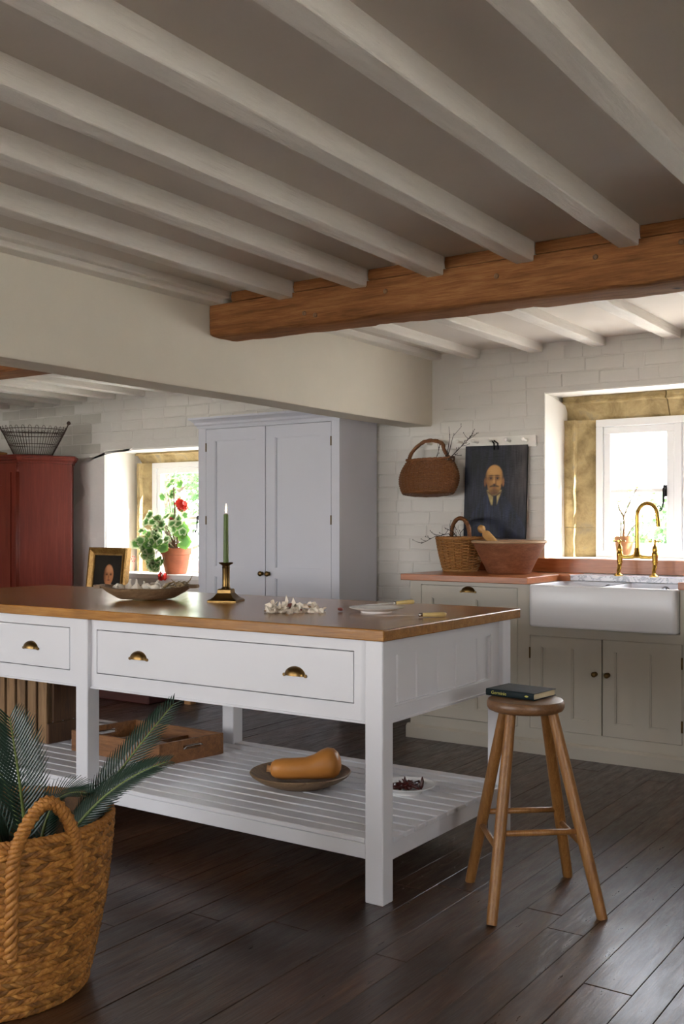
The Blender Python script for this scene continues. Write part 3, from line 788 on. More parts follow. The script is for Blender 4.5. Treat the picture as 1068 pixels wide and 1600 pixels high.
# worktops
wl = tag(obj('worktop', MB().prism([(-3.176,5.262),(-2.367,5.262),(-2.367,5.70),(-2.3,5.70),(-2.3,5.928),(-3.176,5.928)],.925,.962), M['counterwood'], bevel=.003, loc=(-2.8,5.6,.925)),
    'reddish wooden worktop holding the basket and bowl left of the sink', 'worktop')
wr = tag(obj('worktop', MB().box(-1.552,-.28,5.262,5.928,.925,.962), M['counterwood'], bevel=.003, loc=(-.9,5.6,.925)), 'end of reddish wooden worktop at the right of the sink', 'worktop')
tag(obj('upstand', MB().box(-3.02,-.28,5.930,5.953,.963,1.046), M['counterwood'], bevel=.002, loc=(-1.6,5.94,.963)), 'low reddish wooden upstand behind sink and worktop', 'upstand')
tag(obj('drainer_slab', MB().box(-2.298,-1.554,5.70,5.928,.930,.960), M['marble'], bevel=.003, loc=(-1.9,5.8,.93)), 'white veined marble slab under the brass tap', 'slab')
# sink
sk = thing('double_sink', 'white ceramic double butler sink with plain front', 'sink', (-1.957,5.47,.7))
def rrect(x0,x1,y0,y1,r,k=6):
    p=[]
    for cx,cy,a0 in ((x1-r,y0+r,-90),(x1-r,y1-r,0),(x0+r,y1-r,90),(x0+r,y0+r,180)):
        for i in range(k+1):
            a=R(a0+90*i/k); p.append((cx+r*math.cos(a),cy+r*math.sin(a)))
    return p
def loft(mb, rings, cap0=True, cap1=True):
    n=len(rings[0]); base=len(mb.v)
    for rg in rings: mb.v += rg
    for i in range(len(rings)-1):
        for k in range(n):
            a=base+i*n+k; b=base+i*n+(k+1)%n; mb.f.append((a,b,b+n,a+n))
    if cap0: mb.f.append(tuple(range(base+n-1,base-1,-1)))
    if cap1: mb.f.append(tuple(range(base+(len(rings)-1)*n, base+len(rings)*n)))
    return mb
SXa,SXb,SYa,SYb = -2.358,-1.557,5.250,5.76
lv = lambda p,z:[(a,b,z) for a,b in p]
mb=MB(); out=rrect(SXa,SXb,SYa,SYb,.025)
ins=rrect(SXa+.006,SXb-.006,SYa+.006,SYb-.006,.022)
loft(mb,[lv(ins,.699),lv(rrect(SXa+.001,SXb-.001,SYa+.001,SYb-.001,.025),.705),lv(out,.71),lv(out,.915),lv(rrect(SXa+.002,SXb-.002,SYa+.002,SYb-.002,.025),.921),lv(ins,.9245),lv(rrect(SXa+.012,SXb-.012,SYa+.012,SYb-.012,.02),.925)],True,False)
# rim with two basins
bas=[(SXa+.024,-1.970,SYa+.024,SYb-.03),(-1.945,SXb-.024,SYa+.024,SYb-.03)]
xs=sorted([SXa+.012,bas[0][0],bas[0][1],bas[1][0],bas[1][1],SXb-.012]); ysr=[SYa+.012,bas[0][2],bas[0][3],SYb-.012]
for i in range(5):
    for j in range(3):
        if i in (1,3) and j==1: continue
        dz = -.03 if (i==2 and j==1) else 0
        mb.add([(xs[i],ysr[j],.925+dz),(xs[i+1],ysr[j],.925+dz),(xs[i+1],ysr[j+1],.925+dz),(xs[i],ysr[j+1],.925+dz)],[(0,1,2,3)])
obj('shell', mb, M['ceramic'], sk, smooth=35)
for i,bq in enumerate(bas):
    mb=MB(); a,b_,c,d_=bq
    loft(mb,[lv(rrect(a,b_,c,d_,.002),.925),lv(rrect(a+.004,b_-.004,c+.004,d_-.004,.02),.915),lv(rrect(a+.012,b_-.012,c+.012,d_-.012,.04),.75),lv(rrect(a+.04,b_-.04,c+.04,d_-.04,.05),.722)],False,True)
    bo=obj('basin', mb, M['ceramic'], sk, smooth=50)
    ox=(-2.078,-1.754)[i]-.0
    ov=MB().lathe([(0,0),(.024,0),(.024,.004),(.019,.007),(.012,.005),(.006,.005),(0,.005)],n=18).xform(Matrix.Translation((ox,d_-.006,.888)) @ Matrix.Rotation(R(90),4,'X'))
    obj('overflow', ov, M['steel'], bo, smooth=40, label='dark chrome overflow fitting')
    dk=MB()
    for k in range(5):
        an=2*math.pi*k/5; dk.lathe([(0,0),(.004,0),(.004,.002),(0,.002)],n=8,c=(.012*math.cos(an),.012*math.sin(an),0))
    dk.lathe([(0,0),(.004,0),(.004,.002),(0,.002)],n=8)
    dk.xform(Matrix.Translation((ox,d_-.0125,.888)) @ Matrix.Rotation(R(90),4,'X'))
    obj('overflow_hole', dk, M['dark'], bo)
# bridge tap
tp = thing('bridge_tap', 'brass bridge tap with swan neck and cross handles on marble', 'tap', (-1.94,5.79,.96))
TX0,TX1,TY = -2.040,-1.838,5.80
mb=MB()
for x in (TX0,TX1):
    f=MB().lathe([(0,0),(.026,0),(.026,.004),(.018,.010),(.012,.014),(.010,.02)],c=(x,TY-.02,.960),n=20)
    f.tube([(x,TY-.02,.975),(x,TY-.018,.99),(x,TY-.008,1.008),(x,TY,1.025),(x,TY,1.04)],[.010,.011,.012,.0125,.015],14)
    f.lathe([(.015,0),(.017,.004),(.014,.012),(.016,.018),(.016,.036),(.0175,.04),(.0175,.058),(.014,.062),(.012,.07)],c=(x,TY,1.035),n=20)
    leg=obj('tap_leg', f, M['brass'], tp, smooth=50)
    h=MB().lathe([(.014,0),(.015,.01),(.013,.026),(.007,.034),(.006,.05),(.008,.054),(.008,.062),(.004,.068),(0,.069)],c=(x,TY,1.10),n=18)
    for an in (8,98):
        dx,dy=math.cos(R(an))*.033,math.sin(R(an))*.033
        h.tube([(x-dx,TY-dy,1.158),(x-dx*.85,TY-dy*.85,1.158),(x+dx*.85,TY+dy*.85,1.158),(x+dx,TY+dy,1.158)],[.0055,.0035,.0035,.0055],10)
    obj('cross_handle', h, M['brass'], tp, smooth=50)
xm=(TX0+TX1)/2
b_=MB().tube([(TX0,TY,1.072),(TX0+.03,TY,1.066),(xm-.03,TY,1.068),(xm-.012,TY,1.074),(xm+.012,TY,1.074),(xm+.03,TY,1.068),(TX1-.03,TY,1.066),(TX1,TY,1.072)],[.010,.010,.0115,.014,.014,.0115,.010,.010],14)
obj('bridge', b_, M['brass'], tp, smooth=50)
b_=MB().lathe([(.026,0),(.022,.012),(.016,.03),(.015,.045),(.013,.05)],c=(xm,TY,1.07),n=18)
pts=[(xm,TY,1.10),(xm,TY,1.2),(xm,TY,1.30)]
sd=Vector((.947,-.32,0)).normalized()
for k in range(1,13):
    a=math.pi*k/12; rr=.068
    p=Vector((xm,TY,1.30))+sd*(rr-rr*math.cos(a))+Vector((0,0,rr*math.sin(a)*1.05)); pts.append(tuple(p))
e_=Vector(pts[-1]); pts += [tuple(e_+Vector((0,0,-.03))+sd*.004), tuple(e_+Vector((0,0,-.06))+sd*.006)]
b_.tube(pts,[.0115]*(len(pts)-2)+[.012,.0135],14)
obj('spout', b_, M['brass'], tp, smooth=50)

# ================================================================== WARDROBE
wd = thing('larder_wardrobe', 'tall pale lavender grey cupboard with two panelled doors and cornice', 'wardrobe', (-4.37,5.7,0))
WF=5.485; wm=M['wardrobe']
mb=MB(); grid_face(mb,-4.968,-3.764,0.0,1.925,WF,.022,[(-4.898,-3.827,.12,1.917)],'hole')
mb.box(-4.9675,-3.7645,WF+.0225,WF+.028,1.9172,1.9248).box(-4.9,-3.825,WF+.03,5.92,.002,1.9).box(-3.825,-3.764,WF+.022,5.93,0,1.925).box(-4.968,-4.9,WF+.022,5.93,0,1.925).box(-4.9,-3.825,WF+.03,5.925,1.9,1.924)
obj('body', mb, wm, wd)
for (a,b_,kx) in ((-4.895,-4.370,-4.395),(-4.364,-3.830,-4.338)):
    ps=[(a+.080,b_-.080,.957,1.835),(a+.080,b_-.080,.23,.893)]
    mb=MB(); grid_face(mb,a,b_,.123,1.914,WF,.022,ps,'sink',.013)
    for p in ps: bead(mb,p,WF)
    d=obj('door', mb, wm, wd); knob(d,kx,WF,.920,.0185)
    hx=a-.001 if kx>(a+b_)/2 else b_+.001
    for hz in (.3,1.28,1.79): hinge(d,hx,WF,hz)
prof=[(0,1.925),(.008,1.925),(.010,1.940),(.020,1.948),(.024,1.962),(.040,1.978),(.052,1.984),(.054,1.997),(0,1.997)]
mb=MB(); K=len(prof)
x0,x1,yb=-4.968,-3.764,5.92
for (o,z) in prof: mb.v += [(x0-o,yb,z),(x0-o,WF-o,z),(x1+o,WF-o,z),(x1+o,yb,z)]
for i in range(K-1):
    for k in range(3): mb.f.append((i*4+k,i*4+k+1,(i+1)*4+k+1,(i+1)*4+k))
mb.f += [tuple(i*4 for i in range(K)), tuple(i*4+3 for i in range(K-1,-1,-1)), (0,3,2,1), ((K-1)*4,(K-1)*4+1,(K-1)*4+2,(K-1)*4+3)]
# the right-hand return tucks under the plastered wall, the moulding stops short of it
mb.v=[(min(p[0],-3.70),p[1],p[2]) for p in mb.v]
obj('cornice', mb, wm, wd, smooth=25)
tag(obj('wood_block', MB().box(-4.99,-4.93,5.36,5.42,0,.05), M['tan'], bevel=.003, loc=(-4.96,5.39,0)), 'small tan wooden block on the floor before the tall cupboard', 'block')

# ================================================================== RED CUPBOARD, CHEST
rc = thing('red_cupboard', 'tall worn red painted cupboard with carved corner at far left', 'cupboard', (-7.1,5.6,0))
poly=[(-7.75,5.308),(-6.70,5.308),(-6.557,5.724),(-6.69,5.86),(-7.75,5.86)]
obj('body', MB().prism(poly,0,1.745), M['red'], rc, bevel=.004)
def offs(o): return [(-7.75-o,5.308-o),(-6.70+o*.72,5.308-o),(-6.557+o*1.05,5.724+o*.1),(-6.69+o*.4,5.86+o),(-7.75-o,5.86+o)]
mb=MB(); loft(mb,[[(x,y,z) for x,y in offs(o)] for o,z in ((.004,1.735),(.010,1.738),(.012,1.752),(.026,1.764),(.030,1.776),(.038,1.780),(.038,1.796),(.032,1.800))])
obj('cornice', mb, M['red'], rc, smooth=25)
pv=MB()
for k in (-1,0,1): pv.tube([(-6.70+.006+k*.004,5.300-.012*k*0+k*.010,.4),(-6.70+.006+k*.004,5.300+k*.010,1.66)],.006,8)
obj('pilaster', pv, M['red'], rc, smooth=True)
sc_=MB(); pts=[]
for k in range(22):
    a=k/21*2*math.pi*1.6; r_=.020*(1-k/26); pts.append((-6.692+r_*math.cos(a)*.6,5.292,1.70+r_*math.sin(a)))
sc_.tube(pts,.005,6); sc_.tube([(-6.69,5.294,1.665),(-6.688,5.288,1.69),(-6.69,5.294,1.725)],[.006,.012,.006],8)
obj('carved_scroll', sc_, M['red'], rc, smooth=True)
grid=MB(); grid_face(grid,-7.6,-6.78,.15,1.66,5.298,.012,[(-7.5,-6.88,.25,1.56)],'sink',.008); obj('door', grid, M['red'], rc)
ch = thing('low_chest', 'low dark red wooden chest on floor beyond the island', 'chest', (-5.7,5.5,0))
obj('body', MB().box(-6.15,-5.20,5.23,5.90,.07,.62), M['redchest'], ch, bevel=.004)
obj('base', MB().box(-6.18,-5.164,5.19,5.91,0,.08), M['redchest'], ch, bevel=.008)
obj('lid', MB().box(-6.17,-5.18,5.21,5.91,.62,.65), M['redchest'], ch, bevel=.006)
# plank resting on red cupboard
tag(obj('wooden_board', MB().prism([(-7.55,5.42),(-7.02,5.36),(-7.0,5.44),(-7.53,5.5)],1.801,1.83).xform(Matrix.Translation((-7.0,5.4,1.801)) @ Matrix.Rotation(R(10),4,'Y') @ Matrix.Translation((7.0,-5.4,-1.801))), M['stool'], bevel=.003, loc=(-7.2,5.4,1.8)), 'brown wooden board lying on top of the red cupboard', 'board')
# wire basket
wb = thing('wire_basket', 'rusty flared wire basket standing on the red cupboard', 'basket', (-6.79,5.53,1.80))
mb=MB(); cx,cy=-6.79,5.53
def ring(r,z,n=40): return [(cx+r*math.cos(2*math.pi*i/n),cy+r*math.sin(2*math.pi*i/n),z) for i in range(n)]
for r,z,t in ((.150,1.806,.004),(.193,1.888,.003),(.232,1.975,.0035),(.252,2.008,.003)): mb.tube(ring(r,z),t,6,closed=True)
obj('wire_hoops', mb, M['wire'], wb, smooth=True)
mb=MB(); NW=60
for i in range(NW):
    a=2*math.pi*i/NW; p=lambda r,z,da=0:(cx+r*math.cos(a+da),cy+r*math.sin(a+da),z)
    mb.tube([p(.150,1.806),p(.232,1.975),p(.253,2.010)],.0018,5)
    if i%2==0: mb.tube([p(.253,2.010),p(.256,2.026,.02),p(.257,2.031,.05),p(.256,2.026,.08),p(.253,2.010,.105)],.0018,5)
for k in range(-4,5):
    y_=k*.035; h=math.sqrt(max(0,.148**2-y_**2)); mb.tube([(cx-h,cy+y_,1.804),(cx+h,cy+y_,1.804)],.0018,5)
obj('wire_mesh', mb, M['wire'], wb, smooth=True, kind='stuff')
mb=MB().tube([(cx+.124,cy+.086,1.806),(cx+.205,cy+.142,1.985),(cx+.232,cy+.16,2.055)],[.006,.006,.005],8)
mb.xform(Matrix.Identity(4)); mb.lathe([(0,-.018),(.012,-.012),(.017,0),(.012,.012),(0,.018)],c=(cx+.235,cy+.162,2.066),n=12)
obj('handle', mb, M['wire'], wb, smooth=True)

# ================================================================== PORTRAITS
def mixc(a,b,t): t=max(0,min(1,t)); return tuple(a[i]+(b[i]-a[i])*t for i in range(3))
def sm(e0,e1,x):
    t=max(0,min(1,(x-e0)/(e1-e0))); return t*t*(3-2*t)
def ell(u,v,cu,cv,ru,rv,soft=.12):
    d=math.sqrt(((u-cu)/ru)**2+((v-cv)/rv)**2); return 1-sm(1-soft,1+soft,d)
L3=lambda r,g,b: lin(r,g,b)[:3]
def portrait_man(u,v):
    nz=mnoise.noise(Vector((u*9,v*3,1)))*.6+mnoise.noise(Vector((u*40,v*6,4)))*.5
    fz=mnoise.noise(Vector((u*22,v*26,9)))*.5+mnoise.noise(Vector((u*60,v*70,2)))*.3
    c=mixc(L3(9,10,15),L3(38,41,58),.35+1.1*nz); c=mixc(c,L3(96,84,80),sm(.60,1,u)*sm(.15,.6,v)*.6*(.7+1.2*nz))
    sh=.47-1.25*max(0,abs(u-.50)-.12)**1.25
    k=sm(.03,-.02,v-sh-.012*nz); cc=mixc(L3(12,15,26),L3(44,52,80),.4+1.1*nz); c=mixc(c,cc,k)
    # neck, collar, tie
    c=mixc(c,L3(140,98,52),ell(u,v,.49,.50,.095,.07,.4))
    half=.112-(.50-v)*.46
    if .34<v<.54:
        k=sm(half+.012,half-.012,abs(u-.488))*sm(.345,.375,v)*sm(.535,.515,v+abs(u-.488)*.05); c=mixc(c,mixc(L3(196,174,112),L3(150,128,80),.5+fz),k)
        c=mixc(c,L3(104,78,46),k*sm(.016,.003,abs(v-(.445+abs(u-.492)*.5))))
        c=mixc(c,L3(26,27,36),sm(.036,.024,abs(u-.503)-.06*max(0,.43-v))*sm(.472,.45,v))
    c=mixc(c,L3(44,48,64),sm(.016,.004,abs(abs(u-.495)-(.05+(.42-v)*.28)))*sm(.06,.16,v)*sm(.40,.34,v)*.55)
    # ears, head
    c=mixc(c,L3(128,80,42),ell(u,v,.338,.605,.018,.045,.4)); c=mixc(c,L3(150,98,54),ell(u,v,.632,.605,.018,.045,.4))
    hd=max(ell(u,v,.485,.655,.142,.135,.07), ell(u,v,.487,.580,.112,.115,.10))
    # bald crown light, shaded left cheek and jaw
    skin=mixc(L3(190,138,74),L3(132,84,42),sm(.44,.34,u)*.8+sm(.55,.64,u)*.55+.35*fz)
    skin=mixc(skin,L3(208,158,94),ell(u,v,.46,.725,.09,.05,.9)*.75)
    skin=mixc(skin,L3(104,62,34),sm(.55,.47,v)*.75)
    skin=mixc(skin,L3(120,72,38),ell(u,v,.40,.585,.05,.05,.9)*.45)
    c=mixc(c,skin,hd)
    c=mixc(c,L3(70,48,32),ell(u,v,.489,.50,.075,.035,.9)*.6)
    c=mixc(c,L3(50,38,30),hd*sm(.108,.142,abs(u-.485))*sm(.60,.66,v)*sm(.76,.70,v)*.75)
    for ex in (.428,.535):
        c=mixc(c,L3(86,52,30),ell(u,v,ex,.648,.044,.024,.7)*.75)           # socket
        c=mixc(c,L3(140,100,60),ell(u,v,ex,.643,.026,.009,.5)*.5)
        c=mixc(c,L3(26,18,16),ell(u,v,ex+.002,.645,.013,.010,.5))
        c=mixc(c,L3(44,28,20),ell(u,v,ex,.655,.032,.004,.6)*.8)             # lid
        c=mixc(c,L3(70,44,28),ell(u,v,ex+(.006 if ex<.48 else -.006),.676,.046,.008,.7)*.85)
    c=mixc(c,L3(206,156,94),ell(u,v,.484,.615,.013,.045,.7)*.75); c=mixc(c,L3(96,56,32),ell(u,v,.512,.605,.012,.04,.8)*.6)
    c=mixc(c,L3(80,44,28),ell(u,v,.490,.582,.028,.008,.6)*.8)
    for sg in (-1,1):
        d=(u-.489)*sg
        if -.01<d<.10: c=mixc(c,L3(36,24,18),sm(.022,.006,abs(v-(.568-.16*d))+d*.08)*sm(.095,.06,d)*.85)
    c=mixc(c,L3(124,66,48),ell(u,v,.489,.541,.036,.008,.6)*.75); c=mixc(c,L3(86,50,30),ell(u,v,.489,.522,.04,.007,.8)*.5)
    return c+(1,)
def portrait_bald(u,v):
    nz=mnoise.noise(Vector((u*8,v*8,1)))*.4
    c=mixc(L3(20,16,13),L3(34,27,21),.5+nz)
    c=mixc(c,L3(18,15,14),sm(.36,.30,v+abs(u-.5)*.35))
    c=mixc(c,L3(190,180,160),ell(u,v,.54,.28,.12,.05,.3))
    sk=mixc(L3(196,128,84),L3(86,48,30),sm(.50,.34,u)+.2*nz)
    hd=ell(u,v,.53,.52,.175,.25,.08); sk=mixc(sk,L3(216,156,112),ell(u,v,.57,.67,.10,.07,.8)*.7)
    c=mixc(c,sk,hd)
    for ex in (.47,.61): c=mixc(c,L3(52,28,18),ell(u,v,ex,.53,.04,.016,.5)); c=mixc(c,L3(60,34,22),ell(u,v,ex,.565,.05,.009,.6)*.7)
    c=mixc(c,L3(96,52,34),ell(u,v,.535,.47,.02,.05,.6)*.6); c=mixc(c,L3(110,50,38),ell(u,v,.545,.40,.05,.011,.5))
    return c+(1,)
def paint_panel(fn, w_, h_, nu, nv, corners=None):
    mb=MB(); mb.c=[]
    for j in range(nv+1):
        for i in range(nu+1):
            u,v=i/nu,j/nv; mb.v.append(((u-.5)*w_,0,v*h_)); mb.c.append(fn(u,v))
    for j in range(nv):
        for i in range(nu):
            a=j*(nu+1)+i; mb.f.append((a,a+1,a+nu+2,a+nu+1))
    return mb
pt = thing('portrait_panel', 'unframed dark oil portrait of moustached man hanging from peg rail', 'painting', (-2.883,5.905,1.165))
Mx=Matrix.Translation((-2.883,5.905,1.165)) @ Matrix.Rotation(R(.7),4,'Y') @ Matrix.Rotation(R(-1.8),4,'X')
b_=MB().box(-.213,.213,0,.014,0,.582).xform(Mx.copy()); obj('panel', b_, M['dark'], pt)
g=paint_panel(portrait_man,.424,.58,110,150); cs=g.c; g.xform(Mx @ Matrix.Translation((0,-.0012,.001))); obj('canvas', g, M['painting'], pt, smooth=True)
b_=MB()
for dx in (-.012,.014): b_.tube([Mx @ Vector((dx,-.004,.555)), Mx @ Vector((dx,-.006,.595)), Vector((-2.885+dx*.6,5.895,1.775))], .0045, 6)
obj('hanging_loop', b_, M['dark'], pt)
# peg rail
pr = thing('peg_rail', 'white painted peg rail on the brick wall by window', 'peg rail', (-3.01,5.94,1.77))
obj('rail', MB().box(-3.40,-2.615,5.930,5.952,1.735,1.805).xform(Matrix.Translation((-3,5.94,1.77)) @ Matrix.Rotation(R(.5),4,'Y') @ Matrix.Translation((3,-5.94,-1.77))), M['reveal'], pr, bevel=.003)
for k in range(7):
    px=-3.345+k*.112
    b_=MB().lathe([(0,0),(.010,0),(.0085,.012),(.0075,.035),(.009,.048),(.0125,.058),(.012,.068),(.006,.073),(0,.073)],n=14).xform(Matrix.Translation((px,5.932,1.773-(px+3)*.008)) @ Matrix.Rotation(R(86),4,'X'))
    obj('peg', b_, M['reveal'], pr, smooth=True)
# framed portrait on the chest
fp = thing('framed_portrait', 'small gilt framed portrait of bald man near the geranium', 'picture', (-5.895,5.48,.651))
Mf=Matrix.Translation((-5.895,5.47,.651)) @ Matrix.Rotation(R(3),4,'Z') @ Matrix.Rotation(R(-7),4,'X')
fw_,fh_=.395,.425; b_=MB()
def frame_ring(mb,w0,h0,w1,h1,y0,y1,zc):
    """four mitred members between outer w0,h0 and inner w1,h1"""
    o=[(-w0/2,zc-h0/2),(w0/2,zc-h0/2),(w0/2,zc+h0/2),(-w0/2,zc+h0/2)]; i_=[(-w1/2,zc-h1/2),(w1/2,zc-h1/2),(w1/2,zc+h1/2),(-w1/2,zc+h1/2)]
    for k in range(4):
        j=(k+1)%4
        mb.add([(o[k][0],y0,o[k][1]),(o[j][0],y0,o[j][1]),(i_[j][0],y1,i_[j][1]),(i_[k][0],y1,i_[k][1]),(o[k][0],.02,o[k][1]),(o[j][0],.02,o[j][1]),(i_[j][0],.02,i_[j][1]),(i_[k][0],.02,i_[k][1])],
               [(0,1,2,3),(4,7,6,5),(0,4,5,1),(2,6,7,3),(1,5,6,2),(3,7,4,0)])
zc=fh_/2
frame_ring(b_,fw_,fh_,fw_-.03,fh_-.03,-.020,-.024,zc); frame_ring(b_,fw_-.03,fh_-.03,fw_-.09,fh_-.09,-.022,-.006,zc); frame_ring(b_,fw_-.09,fh_-.09,fw_-.115,fh_-.115,-.012,-.010,zc)
b_.xform(Mf); obj('frame', b_, M['gilt'], fp, label='dull gold moulded frame')
g=paint_panel(portrait_bald,fw_-.11,fh_-.11,60,66); g.xform(Mf @ Matrix.Translation((0,.0,.055))); obj('canvas', g, M['painting'], fp, smooth=True)
obj('back_board', MB().box(-fw_/2+.02,fw_/2-.02,.004,.016,.02,fh_-.02).xform(Mf.copy()), M['dark'], fp)

# ================================================================== BASKETS, BOWL ON COUNTER
def woven(parent, c, prof, nst, rows, amp, tr, mat, sx=1, sy=1, rot=0, ribs=.004, Mx=None, n=5):
    """prof(t)->(radius,z) for t in 0..1; rows of strands waving round upright stakes"""
    st=MB()
    for i in range(nst):
        a=2*math.pi*i/nst+rot
        st.tube([(c[0]+prof(t)[0]*math.cos(a)*sx,c[1]+prof(t)[0]*math.sin(a)*sy,c[2]+prof(t)[1]) for t in [k/8 for k in range(9)]],ribs,5)
    wv=MB(); P_=nst*4
    for r in range(rows):
        t=(r+.5)/rows; rad,z=prof(t); pts=[]
        for i in range(P_):
            a=2*math.pi*i/P_+rot; q=rad+amp*math.cos(math.pi*(i/4.0))*(1 if r%2 else -1)
            pts.append((c[0]+q*math.cos(a)*sx,c[1]+q*math.sin(a)*sy,c[2]+z+random.uniform(-.0006,.0006)))
        wv.tube(pts,tr,n,closed=True)
    if Mx: st.xform(Mx); wv.xform(Mx)
    obj('stakes', st, mat, parent, smooth=True, kind='stuff'); obj('weave', wv, mat, parent, smooth=True, kind='stuff')
def rope(pts, r, strands=3, turns=9, amp=.6, n=6, sub=8):
    """twisted strands along a smooth path"""
    P=[Vector(p) for p in pts]; dense=[]
    for i in range(len(P)-1):
        p0=P[max(i-1,0)];p1=P[i];p2=P[i+1];p3=P[min(i+2,len(P)-1)]
        for k in range(sub):
            t=k/sub; dense.append(.5*((2*p1)+(-p0+p2)*t+(2*p0-5*p1+4*p2-p3)*t*t+(-p0+3*p1-3*p2+p3)*t**3))
    dense.append(P[-1]); mb=MB(); m=len(dense); frames=[]; prev=None
    for i,p in enumerate(dense):
        t=(dense[min(i+1,m-1)]-dense[max(i-1,0)]).normalized()
        u=t.orthogonal().normalized() if prev is None else (prev-t*prev.dot(t)).normalized()
        prev=u; frames.append((p,u,t.cross(u)))
    for s in range(strands):
        q=[]
        for i,(p,u,b) in enumerate(frames):
            a=2*math.pi*(s/strands+turns*i/(m-1)); q.append(p+(u*math.cos(a)+b*math.sin(a))*r*amp)
        mb.tube(q,r*.62,n)
    return mb
# round basket on the counter
cb = thing('wicker_basket', 'round golden wicker basket with hooped handle standing on the worktop', 'basket', (-3.02,5.72,.963))
pf=lambda t:(.100+.043*t+.004*math.sin(t*3.1),.008+.195*t)
woven(cb,(-3.02,5.72,.963),pf,18,22,.009,.0052,M['wicker'],ribs=.006)
ri=MB()
for k in range(3): ri.tube([(-3.02+(.147)*math.cos(2*math.pi*i/60)+.003*math.cos(i*.9+k*2),5.72+.147*math.sin(2*math.pi*i/60),.963+.205+.005*math.sin(i*.9+k*2.1)) for i in range(60)],.006,6,closed=True)
obj('rim', ri, M['wicker'], cb, smooth=True)
ri=MB()
for k in range(2): ri.tube([(-3.02+.104*math.cos(2*math.pi*i/48),5.72+.104*math.sin(2*math.pi*i/48),.963+.007+.003*math.sin(i*.9+k*3)) for i in range(48)],.006,6,closed=True)
obj('foot_ring', ri, M['wicker'], cb, smooth=True)
obj('base', MB().lathe([(0,0),(.100,0),(.100,.01),(0,.01)],c=(-3.02,5.72,.963),n=24), M['wicker'], cb)
hp=[]
hd=Vector((-.79,.61,0)).normalized()
for k in range(9):
    a=math.pi*k/8; p=Vector((-3.02,5.72,1.165))+hd*(-.135*math.cos(a))+Vector((0,0,.125*math.sin(a)**.8)); hp.append(p)
obj('handle', rope(hp,.011,4,14,.7), M['wickerdark'], cb, smooth=True)
# oval basket hanging from a peg
hb = thing('wicker_basket', 'oval brown wicker basket hanging from the peg rail', 'basket', (-3.305,5.83,1.44))
def pf2(t):
    return (.150+.060*math.sin(math.pi*min(1,.15+t*.75))*1.0, .205*t)
Mh=Matrix.Translation((-3.305,5.83,1.55)) @ Matrix.Rotation(R(-1.5),4,'Y') @ Matrix.Rotation(R(-10),4,'X') @ Matrix.Translation((3.305,-5.83,-1.55))
woven(hb,(-3.305,5.83,1.446),pf2,34,27,.004,.0042,M['wickerdark'],sx=1,sy=.50,ribs=.0045,Mx=Mh)
bs=MB()
for k in range(14):
    r_=.165*k/14+.006; bs.tube([(-3.305+r_*math.cos(2*math.pi*i/36),5.83+r_*.5*math.sin(2*math.pi*i/36),1.448+.0016*math.sin(i*2+k*3)) for i in range(36)],.0065,5,closed=True)
bs.xform(Mh); obj('base', bs, M['wickerdark'], hb, smooth=True)
rm=MB()
for k in range(3): rm.tube([(-3.305+(pf2(1)[0]+.002)*math.cos(2*math.pi*i/64),5.83+.5*(pf2(1)[0]+.002)*math.sin(2*math.pi*i/64),1.446+.21+.02*abs(math.cos(2*math.pi*i/64))**6+.004*math.sin(i*.9+k*2.1)) for i in range(64)],.0055,6,closed=True)
rm.xform(Mh); obj('rim', rm, M['wickerdark'], hb, smooth=True)
hp=[Mh @ Vector((-3.305-.165,5.83,1.645)), Mh @ Vector((-3.305-.135,5.82,1.72)), Vector((-3.385,5.86,1.772)), Vector((-3.330,5.865,1.792)), Vector((-3.27,5.865,1.788)),Vector((-3.215,5.85,1.765)), Mh @ Vector((-3.305+.105,5.82,1.725)), Mh @ Vector((-3.305+.160,5.83,1.645))]
obj('handle', rope(hp,.011,4,16,.7), M['wickerdark'], hb, smooth=True)
# twigs
def twig(name,label,group,pts,r0,seed,nb=6,sp=.05):
    rr=random.Random(seed); mb=MB(); P=[Vector(p) for p in pts]
    mb.tube(P,[r0*(1-.75*i/(len(P)-1)) for i in range(len(P))],6)
    for k in range(nb):
        i=rr.randrange(1,len(P)); t=rr.random(); p=P[i-1].lerp(P[i],t); d=(P[i]-P[i-1]).normalized()
        q=(d+Vector((rr.gauss(0,.7),rr.gauss(0,.4),rr.gauss(.25,.7)))).normalized(); L=rr.uniform(.4,1.2)*sp
        m_=p+q*L*.6; e=m_+(q+Vector((rr.gauss(0,.3),0,.3))).normalized()*L*.5
        mb.tube([p,m_,e],[r0*.45,r0*.35,r0*.2],5); mb.lathe([(0,-.004),(.0028,-.001),(.0022,.003),(0,.005)],c=tuple(e),n=6)
    return tag(obj(name,mb,M['twig'],loc=tuple(P[0]),smooth=True),label,'twig',group)
G1='bare twigs in the hanging basket'
twig('twig','bare upright budded twig rising from the hanging basket',G1,[(-3.22,5.83,1.60),(-3.175,5.84,1.70),(-3.165,5.85,1.80),(-3.17,5.85,1.875)],.0035,1,5,.04)
twig('twig','second upright forked twig in the hanging basket',G1,[(-3.20,5.83,1.60),(-3.155,5.83,1.72),(-3.135,5.84,1.81),(-3.08,5.85,1.87)],.0032,2,5,.04)
twig('twig','long dark twig slanting from hanging basket across the peg rail',G1,[(-3.24,5.82,1.60),(-3.13,5.80,1.675),(-3.05,5.80,1.745),(-2.985,5.81,1.805)],.004,3,22,.06)
twig('twig','thin tangled twig below the handle of the hanging basket',G1,[(-3.29,5.83,1.60),(-3.25,5.83,1.68),(-3.22,5.82,1.745)],.003,4,10,.055)
G2='bare twigs in the counter basket'
twig('twig','bare dark twig drooping left out of the counter basket',G2,[(-2.99,5.70,1.10),(-3.08,5.68,1.195),(-3.17,5.66,1.175),(-3.255,5.64,1.13)],.0035,5,10,.05)
